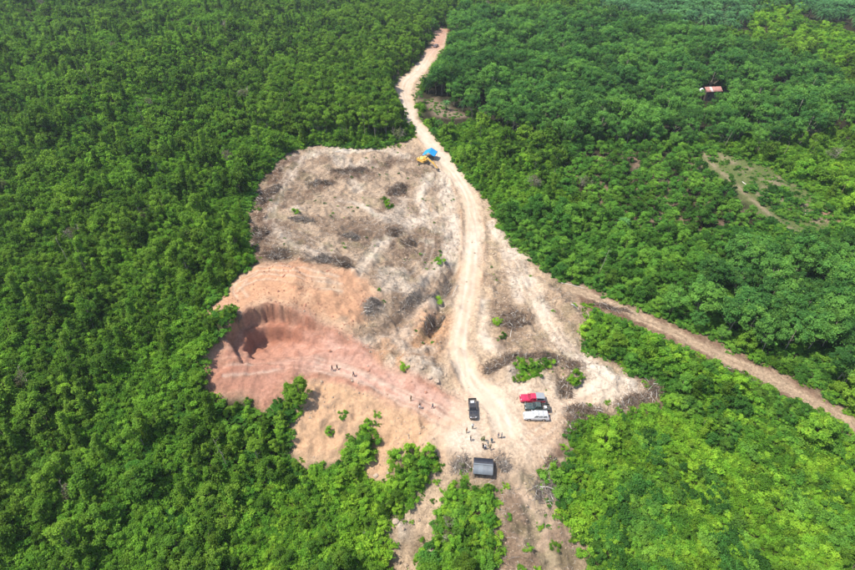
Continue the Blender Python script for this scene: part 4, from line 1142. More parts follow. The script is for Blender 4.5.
# ---------------------------------------------------------------- mesh helpers for built things
def bm_obj(name, bm, mat, parent=None, smooth=False, bevel=0.0):
    if bevel:
        es = [e for e in bm.edges if len(e.link_faces) == 2 and e.calc_face_angle(0) > 0.5]
        bmesh.ops.bevel(bm, geom=es, offset=bevel, segments=2, affect='EDGES', clamp_overlap=True)
    bmesh.ops.recalc_face_normals(bm, faces=bm.faces[:])
    me = bpy.data.meshes.new(name)
    bm.to_mesh(me); bm.free()
    for m in (mat if isinstance(mat, (list, tuple)) else [mat]):
        me.materials.append(m)
    if smooth:
        me.polygons.foreach_set('use_smooth', [True] * len(me.polygons))
    o = bpy.data.objects.new(name, me)
    link(o, parent)
    return o

def bx(bm, x0, x1, y0, y1, z0, z1, mat=None):
    vs = [bm.verts.new((x, y, z)) for x in (x0, x1) for y in (y0, y1) for z in (z0, z1)]
    q = [(0, 1, 3, 2), (4, 6, 7, 5), (0, 4, 5, 1), (2, 3, 7, 6), (0, 2, 6, 4), (1, 5, 7, 3)]
    for f in q:
        fc = bm.faces.new([vs[i] for i in f])
    if mat is not None:
        bmesh.ops.transform(bm, matrix=mat, verts=vs)
    return vs

def prism(bm, prof, y0, y1, inset=None):
    """side profile (x,z) extruded across y"""
    a = [bm.verts.new((x, y0, z)) for x, z in prof]
    b = [bm.verts.new((x, y1, z)) for x, z in prof]
    n = len(prof)
    bm.faces.new(a); bm.faces.new(b[::-1])
    for i in range(n):
        j = (i + 1) % n
        bm.faces.new((a[i], b[i], b[j], a[j]))
    return a, b

def cyl_y(bm, cx, cz, r, y0, y1, n=20, r2=None):
    a = [bm.verts.new((cx + r * math.cos(2 * math.pi * k / n), y0, cz + r * math.sin(2 * math.pi * k / n))) for k in range(n)]
    r2 = r if r2 is None else r2
    b = [bm.verts.new((cx + r2 * math.cos(2 * math.pi * k / n), y1, cz + r2 * math.sin(2 * math.pi * k / n))) for k in range(n)]
    bm.faces.new(a); bm.faces.new(b[::-1])
    for k in range(n):
        j = (k + 1) % n
        bm.faces.new((a[k], b[k], b[j], a[j]))

def quad_slab(bm, pts, t):
    """a thin solid panel from four corner points, thickness t along its normal"""
    p = [Vector(q) for q in pts]
    n = (p[1] - p[0]).cross(p[3] - p[0]).normalized() * t
    a = [bm.verts.new(q) for q in p]; b = [bm.verts.new(q + n) for q in p]
    bm.faces.new(a[::-1]); bm.faces.new(b)
    for i in range(4):
        j = (i + 1) % 4
        bm.faces.new((a[i], a[j], b[j], b[i]))

def tube_obj(name, segs, mat, parent=None, sides=8):
    g = cat_geo([tube(p, r, sides) for p, r in segs])
    return link(bpy.data.objects.new(name, mesh_np(name, g[0], g[1], mat, True)), parent)

# ---------------------------------------------------------------- vehicles
DUST = (0.34, 0.26, 0.18)
def paint(name, col, rough=0.3, dirt=0.35):
    return simple_mat(name, col, rough, 0.0, 0.5, 0.6, 0.06, 2.0, DUST, dirt)
m_red = paint('red_paint', (0.46, 0.010, 0.05), dirt=0.12)
m_green = paint('dark_green_paint', (0.022, 0.045, 0.042), dirt=0.25)
m_black = paint('black_paint', (0.012, 0.013, 0.016), dirt=0.15)
m_white = paint('white_paint', (0.55, 0.555, 0.55), dirt=0.10)
m_maroon = paint('maroon_paint', (0.06, 0.025, 0.03), dirt=0.3)
m_glass = simple_mat('tinted_glass', (0.015, 0.022, 0.03), 0.08, spec=0.7, var=0.05)
m_tyre = simple_mat('tyre_rubber', (0.02, 0.02, 0.02), 0.9, spec=0.2, dirt=DUST, dirt_amt=0.6)
m_rim = simple_mat('alloy', (0.5, 0.5, 0.5), 0.35, 0.9)
m_trim = simple_mat('black_plastic', (0.02, 0.02, 0.022), 0.6)
m_lamp = simple_mat('headlamp', (0.75, 0.77, 0.78), 0.15, 0.2)
m_tail = simple_mat('tail_lamp', (0.35, 0.01, 0.01), 0.25)
m_chrome = simple_mat('chrome', (0.6, 0.6, 0.62), 0.15, 1.0)
m_liner = simple_mat('bed_liner', (0.03, 0.03, 0.033), 0.8, dirt=DUST, dirt_amt=0.5)
m_canopy = simple_mat('grey_fibre_canopy', (0.20, 0.22, 0.24), 0.35, coat=0.3, dirt=DUST, dirt_amt=0.3)
m_tarp = simple_mat('pale_cargo', (0.45, 0.47, 0.47), 0.7)

def arch(cx, r, z0, n=9):
    h = math.asin(min(1, max(0, (z0 - 0.38) / r)))
    return [(cx + r * math.cos(t), 0.38 + r * math.sin(t)) for t in np.linspace(h, math.pi - h, n)]

def vehicle(loc, rz, paint_m, label, style, group):
    """four-door pickup or estate: body, cab, glass, bed, wheels, lamps"""
    root = empty('pickup_truck' if style != 'wagon' else 'off_road_car', loc, rz, label, 'pickup' if style != 'wagon' else 'car', group)
    W = 0.91; FA, RA = 1.62, -1.56; AR = 0.47
    back = -0.82 if style != 'wagon' else -2.62
    prof = [(2.50, 0.46), (2.60, 0.58), (2.61, 0.80), (2.50, 0.96), (2.15, 1.05), (1.08, 1.13), (back, 1.12)]
    if style == 'wagon':
        prof += [(-2.70, 1.0), (-2.72, 0.6), (-2.62, 0.46)] + arch(RA, AR, 0.46)[::-1]
    else:
        prof += [(back, 0.42)]
    prof += arch(FA, AR, 0.46)[::-1]
    bm = bmesh.new(); prism(bm, prof, -W, W)
    for v in bm.verts:                     # waist narrows upward, nose tapers in plan
        if v.co.z > 1.0: v.co.y *= 0.955
        if v.co.x > 2.3: v.co.y *= 0.90
    body = bm_obj('body', bm, paint_m, root, False, 0.035)
    # bonnet panel line and grille
    bm = bmesh.new(); quad_slab(bm, [(1.12, -0.72, 1.132), (2.2, -0.70, 1.048), (2.2, 0.70, 1.048), (1.12, 0.72, 1.132)], 0.02)
    bm_obj('bonnet', bm, paint_m, root, False, 0.008)
    bm = bmesh.new(); bx(bm, 2.585, 2.64, -0.5, 0.5, 0.66, 0.88)
    bm_obj('grille', bm, m_chrome if style == 'black' else m_trim, root)
    # cab: pillars and roof, windows let in 10 mm proud
    rear_base = back if style != 'wagon' else -2.60
    rear_top = rear_base + (0.16 if style != 'wagon' else 0.30)
    zb, zt = 1.10, 1.74; wb, wt = 0.86, 0.70
    xf_b, xf_t = 1.06, 0.28
    bm = bmesh.new()
    b = [bm.verts.new(p) for p in ((xf_b, -wb, zb), (xf_b, wb, zb), (rear_base, wb, zb), (rear_base, -wb, zb))]
    t = [bm.verts.new(p) for p in ((xf_t, -wt, zt), (xf_t, wt, zt), (rear_top, wt, zt), (rear_top, -wt, zt))]
    bm.faces.new(b[::-1]); bm.faces.new(t)
    for i in range(4):
        bm.faces.new((b[i], b[(i + 1) % 4], t[(i + 1) % 4], t[i]))
    cab = bm_obj('cab', bm, paint_m, root, False, 0.05)
    def lerp(p, q, s): return tuple(p[i] + (q[i] - p[i]) * s for i in range(3))
    def pane(name, p00, p10, p11, p01, parent=cab):
        bm = bmesh.new(); quad_slab(bm, [p00, p10, p11, p01], 0.014)
        bm_obj(name, bm, m_glass, parent)
    pane('windscreen', lerp((xf_b, wb * .90, zb), (xf_t, wt * .90, zt), .10), lerp((xf_b, -wb * .90, zb), (xf_t, -wt * .90, zt), .10),
         lerp((xf_b, -wb * .90, zb), (xf_t, -wt * .90, zt), .90), lerp((xf_b, wb * .90, zb), (xf_t, wt * .90, zt), .90))
    pane('rear_window', lerp((rear_base, -wb * .86, zb), (rear_top, -wt * .86, zt), .25), lerp((rear_base, wb * .86, zb), (rear_top, wt * .86, zt), .25),
         lerp((rear_base, wb * .86, zb), (rear_top, wt * .86, zt), .88), lerp((rear_base, -wb * .86, zb), (rear_top, -wt * .86, zt), .88))
    cuts = [(0.07, 0.44), (0.50, 0.92)] if style != 'wagon' else [(0.05, 0.30), (0.34, 0.61), (0.65, 0.93)]
    for s in (-1, 1):
        for c0, c1 in cuts:
            def sp(u, v):
                lo = (xf_b - 0.12 + (rear_base + 0.08 - xf_b + 0.12) * u, s * wb, zb); hi = (xf_t - 0.04 + (rear_top + 0.06 - xf_t + 0.04) * u, s * wt, zt)
                return lerp(lo, hi, v)
            q = [sp(c0, .14), sp(c1, .14), sp(c1, .86), sp(c0, .86)]
            pane('side_window', *(q if s < 0 else q[::-1]))
    # wheels
    for cx in (FA, RA):
        for s in (-1, 1):
            w = bpy.data.objects.new('wheel', None); w.empty_display_size = 0.1; w.location = (cx, s * 0.80, 0.38); link(w, root)
            bm = bmesh.new(); cyl_y(bm, 0, 0, 0.38, -0.125, 0.125, 22)
            bm_obj('tyre', bm, m_tyre, w, False, 0.03)
            bm = bmesh.new(); cyl_y(bm, 0, 0, 0.23, 0.10 * s, 0.137 * s, 16, 0.20)
            bm_obj('rim', bm, m_rim, w)
    # bumpers, lamps, mirrors
    bm = bmesh.new(); bx(bm, 2.50, 2.72, -0.80, 0.80, 0.42, 0.64)
    bm_obj('front_bumper', bm, paint_m, root, False, 0.05)
    bm = bmesh.new(); bx(bm, -2.86, -2.70, -0.84, 0.84, 0.44, 0.60)
    bm_obj('rear_bumper', bm, m_chrome if style in ('red', 'black') else m_trim, root, False, 0.03)
    for s in (-1, 1):
        bm = bmesh.new(); bx(bm, 2.44, 2.60, s * 0.56 - 0.16, s * 0.56 + 0.16, 0.76, 0.93)
        bm_obj('headlight', bm, m_lamp, root, False, 0.03)
        bm = bmesh.new(); bx(bm, -2.775, -2.70, s * 0.82 - 0.07, s * 0.82 + 0.07, 0.72, 1.06)
        bm_obj('tail_light', bm, m_tail, root)
        bm = bmesh.new(); bx(bm, 0.78, 0.92, s * 1.0 - 0.10, s * 1.0 + 0.10, 1.14, 1.32)
        bm_obj('mirror', bm, paint_m, root, False, 0.03)
    if style == 'wagon':
        for yy in (-0.55, 0.55):
            tube_obj('roof_rail', [([(0.1, yy, 1.80), (-2.1, yy, 1.80)], 0.022), ([(0.0, yy, 1.73), (0.0, yy, 1.80)], 0.02), ([(-2.0, yy, 1.73), (-2.0, yy, 1.80)], 0.02)], m_trim, root, 6)
        for xx in (-0.35, -1.35):
            bm = bmesh.new(); bx(bm, xx - 0.09, xx + 0.09, -0.53, 0.53, 1.81, 1.85)
            bm_obj('roof_bar', bm, m_canopy, root)
        return root
    # load bed
    bm = bmesh.new()
    bedp = [(-0.86, 0.44), (-0.86, 1.10), (-2.72, 1.10), (-2.72, 0.46)] + arch(RA, AR, 0.46)[::-1]
    for s in (-1, 1):
        prism(bm, bedp, s * W * 0.985, s * (W * 0.985 - 0.09))
    bed = bm_obj('cargo_bed', bm, paint_m, root, False, 0.015)
    bm = bmesh.new(); bx(bm, -2.70, -0.87, -0.80, 0.80, 0.62, 0.68); bx(bm, -0.93, -0.865, -0.80, 0.80, 0.69, 1.09)
    for s in (-1, 1): bx(bm, RA - 0.45, RA + 0.45, s * 0.80, s * 0.60, 0.685, 0.90)
    bm_obj('bed_liner', bm, m_liner, bed)
    bm = bmesh.new(); bx(bm, -2.765, -2.70, -0.80, 0.80, 0.60, 1.09)
    bm_obj('tailgate', bm, paint_m, bed, False, 0.012)
    if style == 'red':
        bm = bmesh.new()
        b = [bm.verts.new(p) for p in ((-0.70, -0.88, 1.13), (-0.70, 0.88, 1.13), (-2.60, 0.88, 1.13), (-2.60, -0.88, 1.13))]
        t = [bm.verts.new(p) for p in ((-0.66, -0.80, 1.93), (-0.66, 0.80, 1.93), (-2.52, 0.80, 1.90), (-2.52, -0.80, 1.90))]
        bm.faces.new(b[::-1]); bm.faces.new(t)
        for i in range(4): bm.faces.new((b[i], b[(i + 1) % 4], t[(i + 1) % 4], t[i]))
        cn = bm_obj('canopy', bm, m_canopy, root, False, 0.06)
        for s in (-1, 1):
            bm = bmesh.new(); q = [(-0.9, s * 0.868, 1.32), (-2.35, s * 0.868, 1.32), (-2.3, s * 0.826, 1.74), (-0.92, s * 0.826, 1.74)]
            quad_slab(bm, q if s < 0 else q[::-1], 0.012); bm_obj('canopy_window', bm, m_glass, cn)
    elif style == 'green':
        fr = [([(-0.98, s * 0.72, 1.08), (-1.05, s * 0.62, 1.62), (-2.35, s * 0.74, 1.12)], 0.035) for s in (-1, 1)]
        fr += [([(-1.05, -0.62, 1.62), (-1.05, 0.62, 1.62)], 0.035)]
        tube_obj('roll_bar', fr, m_trim, root, 7)
        bm = bmesh.new(); bx(bm, -2.1, -1.5, -0.35, 0.42, 0.69, 0.98)
        bm_obj('cargo_box', bm, m_tarp, root, False, 0.05)
    elif style == 'black':
        tube_obj('roll_bar', [([(-1.0, -0.78, 1.08), (-1.03, -0.66, 1.52), (-1.03, 0.66, 1.52), (-1.0, 0.78, 1.08)], 0.035)], m_chrome, root, 7)
        bm = bmesh.new(); bx(bm, -2.15, -1.45, -0.42, 0.35, 0.69, 0.95)
        bm_obj('cargo_box', bm, m_tarp, root, False, 0.08)
    return root

def on(xy, dz=0.0):
    return (xy[0], xy[1], gz(*xy) + dz)

G_CAR = 'vehicles parked on the clearing'
def settle(xy, rz, half=1.6):
    """rest a vehicle on the ground under its four wheels"""
    c, s = math.cos(rz), math.sin(rz)
    zs = {}
    for i in (-1, 1):
        for j in (-1, 1):
            zs[i, j] = gz(xy[0] + c * i * half - s * j * 0.8, xy[1] + s * i * half + c * j * 0.8)
    z = sum(zs.values()) / 4
    pitch = math.atan2((zs[-1, 1] + zs[-1, -1] - zs[1, 1] - zs[1, -1]) / 2, half * 2)
    roll = math.atan2((zs[1, 1] + zs[-1, 1] - zs[1, -1] - zs[-1, -1]) / 2, 1.6)
    return (xy[0], xy[1], z), (roll, pitch, rz)

for xy, rz, pm, st, lab in (
    ((23.00, 86.98), R(181), m_red, 'red', 'red pickup with a raised grey canopy over its load bed'),
    ((23.76, 84.58), R(179), m_green, 'green', 'dark green pickup with an open bed parked between red and white vehicles'),
    ((23.20, 82.27), R(180.5), m_white, 'wagon', 'white off-road wagon with roof bars, nearest of the three parked side by side'),
    ((9.88, 84.03), R(-91), m_black, 'black', 'black pickup standing alone where the red ramp meets the yard'),
    ((5.21, 377.52), R(-112), m_maroon, 'black', 'small dark maroon pickup far up the dirt road beside the trees')):
    loc, rot = settle(xy, rz)
    v = vehicle(loc, rz, pm, lab, st, G_CAR)
    v.rotation_euler = rot
    v.scale = (1.0, 1.0, 1.0)

# ---------------------------------------------------------------- excavator
m_yel = simple_mat('machine_yellow', (0.62, 0.36, 0.05), 0.4, coat=0.2, dirt=DUST, dirt_amt=0.5)
m_steel = simple_mat('worn_steel', (0.11, 0.10, 0.095), 0.55, 0.6, dirt=DUST, dirt_amt=0.6)
def excavator(xy, rz, house_rz):
    root = empty('excavator', on(xy), rz, 'yellow tracked excavator with its boom stretched out beside the blue shelter', 'excavator')
    for s in (-1, 1):
        bm = bmesh.new()
        n = 10
        prof = [(1.75 + 0.42 * math.sin(t), 0.44 - 0.42 * math.cos(t)) for t in np.linspace(0, math.pi, n)] + [(-1.75 - 0.42 * math.sin(t), 0.44 + 0.42 * math.cos(t)) for t in np.linspace(0, math.pi, n)]
        prism(bm, prof, s * 1.0 - 0.3, s * 1.0 + 0.3)
        tr = bm_obj('track', bm, m_steel, root, False, 0.02)
        bm = bmesh.new()
        for k in range(11):
            x = -1.75 + 0.35 * k
            bx(bm, x - 0.05, x + 0.05, s * 1.0 - 0.31, s * 1.0 + 0.31, 0.86, 0.90)
        bm_obj('track_shoe', bm, m_steel, tr)
    bm = bmesh.new(); bx(bm, -1.0, 1.0, -0.7, 0.7, 0.35, 0.8); bm_obj('undercarriage', bm, m_steel, root, False, 0.05)
    T = Matrix.Rotation(house_rz, 4, 'Z')
    house = bpy.data.objects.new('upper_structure', None); house.matrix_local = T; link(house, root)
    bm = bmesh.new(); bx(bm, -2.0, 1.1, -1.25, 1.25, 0.95, 1.25); bx(bm, -1.9, 0.1, -1.22, 1.22, 1.25, 2.05); bx(bm, 0.1, 1.0, -1.22, -0.35, 1.25, 1.8)
    bm_obj('engine_house', bm, m_yel, house, False, 0.06)
    bm = bmesh.new(); prism(bm, [(-2.0, 1.0), (-2.55, 1.1), (-2.65, 1.5), (-2.5, 1.95), (-1.92, 2.0)], -1.25, 1.25)
    bm_obj('counterweight', bm, m_yel, house, False, 0.08)
    bm = bmesh.new(); prism(bm, [(-0.55, 1.26), (1.1, 1.26), (1.15, 1.9), (0.75, 2.75), (-0.5, 2.8)], 0.30, 1.22)
    bm_obj('cab', bm, m_yel, house, False, 0.05)
    bm = bmesh.new()
    quad_slab(bm, [(1.165, 1.15, 1.85), (1.165, 0.37, 1.85), (0.80, 0.37, 2.66), (0.80, 1.15, 2.66)], -0.02)
    quad_slab(bm, [(-0.4, 1.225, 1.75), (1.0, 1.225, 1.75), (0.68, 1.225, 2.65), (-0.4, 1.225, 2.65)], -0.02)
    bm_obj('cab_window', bm, m_glass, house)
    bm = bmesh.new(); bx(bm, -1.5, -1.3, -0.9, -0.7, 2.04, 2.5); bm_obj('exhaust', bm, m_steel, house)
    bm = bmesh.new()
    prism(bm, [(0.55, 1.35), (0.95, 1.25), (2.6, 2.75), (5.9, 1.75), (5.95, 2.15), (2.7, 3.35), (2.3, 3.3)], -0.28, 0.12)
    bm_obj('boom', bm, m_yel, house, False, 0.04)
    bm = bmesh.new(); prism(bm, [(5.2, 2.65), (5.7, 2.55), (8.25, 0.75), (8.1, 0.5), (5.75, 1.75)], -0.22, 0.06)
    bm_obj('arm', bm, m_yel, house, False, 0.03)
    bm = bmesh.new(); prism(bm, [(8.0, 0.85), (8.4, 0.7), (8.75, 0.1), (8.3, -0.12), (7.75, 0.0), (7.6, 0.3), (7.8, 0.2), (8.15, 0.15), (8.3, 0.3), (8.1, 0.6)], -0.55, 0.39)
    bm_obj('bucket', bm, m_steel, house)
    tube_obj('hydraulic_cylinder', [([(1.1, -0.45, 1.3), (2.5, -0.4, 2.6)], 0.08), ([(1.1, 0.28, 1.3), (2.5, 0.24, 2.6)], 0.08), ([(3.0, -0.08, 3.35), (5.25, -0.08, 2.75)], 0.08), ([(5.9, -0.08, 2.6), (8.0, -0.08, 1.05)], 0.07)], m_steel, house, 7)
    return root
ex_a = (-1.55, 205.98); ex_b = (5.83, 197.97)
ex_h = math.atan2(ex_b[1] - ex_a[1], ex_b[0] - ex_a[0])
excavator(ex_a, R(4), ex_h - R(4))

# ---------------------------------------------------------------- blue tarpaulin shelter
m_blue = simple_mat('blue_tarpaulin', (0.012, 0.23, 0.52), 0.45, spec=0.5, var=0.15, scale=2.5)
m_wood = simple_mat('grey_timber', (0.19, 0.15, 0.11), 0.85, var=0.25)
def shelter(xy, rz):
    root = empty('tarpaulin_shelter', on(xy), rz, 'bright blue ridged tarpaulin shelter behind the yellow excavator', 'shelter')
    L2, W2, ze, zr = 2.5, 2.5, 2.1, 3.5
    for s in (-1, 1):
        nx_, ny_ = 10, 8
        V, Fc = [], []
        for i in range(nx_ + 1):
            for j in range(ny_ + 1):
                u, v = i / nx_, j / ny_
                sag = -0.16 * math.sin(math.pi * v) * (0.6 + 0.4 * math.cos(u * 9)) + 0.03 * math.sin(u * 23 + v * 7)
                V.append((s * (0.01 + W2 * v), -L2 + 2 * L2 * u, zr + (ze - zr) * v + sag))
        for i in range(nx_):
            for j in range(ny_):
                a = i * (ny_ + 1) + j
                Fc.append((a, a + 1, a + ny_ + 2, a + ny_ + 1))
        o = link(bpy.data.objects.new('tarpaulin', mesh_np('tarpaulin', V, Fc, m_blue, True)), root)
        md = o.modifiers.new('thickness', 'SOLIDIFY'); md.thickness = 0.02
    for x in (-2.35, 0, 2.35):
        for y in (-2.3, 2.3):
            tube_obj('post', [([(x, y, -0.3), (x, y, zr - 0.12 if x == 0 else ze + 0.02)], 0.05)], m_wood, root, 6)
    tube_obj('ridge_pole', [([(0, -2.4, zr - 0.08), (0, 2.4, zr - 0.08)], 0.05)], m_wood, root, 6)
    bm = bmesh.new(); bx(bm, -1.4, 1.2, 0.2, 1.7, 0.35, 0.5)
    for x in (-1.3, 1.1):
        for y in (0.3, 1.6): bx(bm, x - 0.04, x + 0.04, y - 0.04, y + 0.04, -0.1, 0.35)
    bm_obj('sleeping_platform', bm, m_wood, root)
shelter((0.99, 211.25), R(-14))

# ---------------------------------------------------------------- small shed with corrugated roof
m_zinc = simple_mat('grey_roofing_sheet', (0.115, 0.135, 0.155), 0.75, 0.0, var=0.15, scale=3, dirt=(0.25, 0.22, 0.19), dirt_amt=0.3)
m_zinc2 = simple_mat('paler_roofing_sheet', (0.15, 0.17, 0.185), 0.75, 0.0, var=0.15, scale=3)
m_zinc_shade = simple_mat('shade_toned_roofing_sheet', (0.022, 0.024, 0.034), 0.6, 0.1, var=0.2, scale=3)  # far roof slope: same roofing, with its shade put into the colour
m_rust = simple_mat('rusty_roofing_sheet', (0.30, 0.115, 0.085), 0.75, 0.1, var=0.3, scale=2, dirt=(0.42, 0.33, 0.3), dirt_amt=0.5)
m_rust2 = simple_mat('pale_roofing_sheet', (0.52, 0.42, 0.38), 0.6, 0.2, var=0.2, scale=2)
m_plank = simple_mat('dark_planks', (0.07, 0.055, 0.045), 0.85, var=0.3)
m_wall = simple_mat('whitewash', (0.72, 0.71, 0.68), 0.8, var=0.1)
def roof_sheet(parent, x0, x1, y0, z0, y1, z1, mat, lift=0.0, waves=9):
    """a corrugated sheet from eave (y0,z0) to ridge (y1,z1)"""
    n = waves * 4
    V, Fc = [], []
    ny_, nz_ = -(z1 - z0), (y1 - y0)
    l = math.hypot(ny_, nz_); ny_, nz_ = ny_ / l, nz_ / l
    if nz_ < 0: ny_, nz_ = -ny_, -nz_
    for i in range(n + 1):
        w = 0.018 * math.cos(2 * math.pi * i / 4) + lift
        x = x0 + (x1 - x0) * i / n
        V += [(x, y0 + ny_ * w, z0 + nz_ * w), (x, y1 + ny_ * w, z1 + nz_ * w)]
        if i: Fc.append((2 * i - 2, 2 * i, 2 * i + 1, 2 * i - 1))
    o = link(bpy.data.objects.new('roof_sheet', mesh_np('roof_sheet', V, Fc, mat, True)), parent)
    md = o.modifiers.new('thickness', 'SOLIDIFY'); md.thickness = 0.008
    return o
def shed(xy, rz):
    root = empty('roofed_shed', on(xy), rz, 'small open shed with grey corrugated gable roof, far slope darkened for shade, below the group of people', 'shed')
    hl, hw = 1.75, 1.35
    roof = bpy.data.objects.new('roof', None); link(roof, root)
    for k in range(4):
        x0 = -hl - 0.15 + k * (2 * hl + 0.3) / 4
        x1 = x0 + (2 * hl + 0.3) / 4 + 0.06
        roof_sheet(roof, x0, x1, -hw - 0.35, 1.42, 0.02, 2.30, m_zinc2 if k == 1 else m_zinc, 0.012 * (k % 2))
        roof_sheet(roof, x0, x1, hw + 0.35, 2.02, -0.02, 2.32, m_zinc_shade, 0.012 * (k % 2))
    bm = bmesh.new(); prism(bm, [(-hl - 0.16, 2.375), (hl + 0.2, 2.375), (hl + 0.2, 2.35), (-hl - 0.16, 2.35)], -0.12, 0.12)
    bm_obj('ridge_cap', bm, m_zinc, roof)
    for x in (-hl, 0, hl):
        for y, zt in ((-hw, 1.55), (hw, 2.05)):
            tube_obj('post', [([(x, y, -0.5), (x, y, zt)], 0.06)], m_wood, root, 6)
    for k in range(9):       # plank wall at the back and one end
        x = -hl + 0.06 + k * (2 * hl - 0.1) / 9
        bm = bmesh.new(); bx(bm, x, x + 0.43, hw + 0.07, hw + 0.095, 0.1, 1.55 + 0.05 * (k % 3)); bm_obj('plank', bm, m_plank, root)
    for k in range(7):
        y = -hw + 0.08 + k * (2 * hw - 0.1) / 7
        bm = bmesh.new(); bx(bm, -hl - 0.095, -hl - 0.07, y, y + 0.44, 0.1, 1.6 + 0.04 * (k % 2)); bm_obj('plank', bm, m_plank, root)
    bm = bmesh.new(); bx(bm, -1.7, 0.9, 0.1, 1.5, 0.45, 0.52)
    for x in (-1.6, 0.8):
        for y in (0.2, 1.4): bx(bm, x - 0.05, x + 0.05, y - 0.05, y + 0.05, -0.3, 0.45)
    bm_obj('bench_platform', bm, m_wood, root)
shed((10.93, 69.79), R(-6))

def far_house(xy, rz):
    root = empty('farm_house', on(xy), rz, 'low house with a rusty red corrugated roof among the far plantation trees', 'house')
    root.scale = (1.0, 0.9, 0.98)
    roof = bpy.data.objects.new('roof', None); link(roof, root)
    for k in range(7):
        x0 = -4.2 + k * 1.2
        m = m_rust2 if k in (2,) else m_rust
        roof_sheet(roof, x0, x0 + 1.24, -3.2, 4.6, 0.0, 6.2, m, 0.012 * (k % 2), 6)
        roof_sheet(roof, x0, x0 + 1.24, 3.2, 4.6, 0.0, 6.22, m_rust, 0.012 * (k % 2), 6)
    bm = bmesh.new(); bx(bm, -4.0, 4.0, -2.8, 2.8, -0.5, 4.55); w = bm_obj('wall', bm, m_plank, root)
    for x in (-2.4, 1.8):
        bm = bmesh.new(); bx(bm, x - 0.5, x + 0.5, -2.86, -2.805, 1.6, 2.9); bm_obj('window', bm, m_glass, w)
    bm = bmesh.new(); bx(bm, -0.5, 0.5, -2.86, -2.805, -0.1, 2.2); bm_obj('door', bm, m_plank, w)
    tk = empty('water_tank', on((xy[0] - 5.6, xy[1] - 1.5)), 0, 'small white water tank on a stand beside the rusty roof', 'tank')
    bm = bmesh.new(); cyl = bmesh.ops.create_cone(bm, cap_ends=True, segments=18, radius1=0.95, radius2=0.95, depth=1.5, matrix=Matrix.Translation((0, 0, 4.6)))
    bmesh.ops.create_cone(bm, cap_ends=True, segments=18, radius1=0.93, radius2=0.3, depth=0.35, matrix=Matrix.Translation((0, 0, 5.53)))
    bm_obj('tank_shell', bm, m_wall, tk, True)
    tube_obj('stand', [([(a, b, -0.3), (a, b, 3.9)], 0.08) for a in (-0.6, 0.6) for b in (-0.6, 0.6)] + [([(-0.9, 0, 3.82), (0.9, 0, 3.82)], 0.09)], m_wood, tk, 6)
far_house((138.92, 281.52), R(8))

# ---------------------------------------------------------------- people
m_skin = simple_mat('skin', (0.27, 0.15, 0.095), 0.55, var=0.06)
m_hair = simple_mat('black_hair', (0.012, 0.010, 0.009), 0.6)
def cloth(name, c):
    return simple_mat(name, c, 0.85, spec=0.2, var=0.12, scale=8)
CL = {'white': cloth('white_cloth', (0.72, 0.72, 0.7)), 'black': cloth('black_cloth', (0.018, 0.018, 0.022)), 'navy': cloth('navy_cloth', (0.02, 0.03, 0.08)),
      'orange': cloth('orange_cloth', (0.42, 0.12, 0.03)), 'green': cloth('green_cloth', (0.07, 0.12, 0.03)), 'grey': cloth('grey_cloth', (0.13, 0.14, 0.15)),
      'teal': cloth('slate_cloth', (0.06, 0.10, 0.12)), 'khaki': cloth('khaki_cloth', (0.24, 0.18, 0.10)), 'denim': cloth('denim_cloth', (0.05, 0.08, 0.16))}

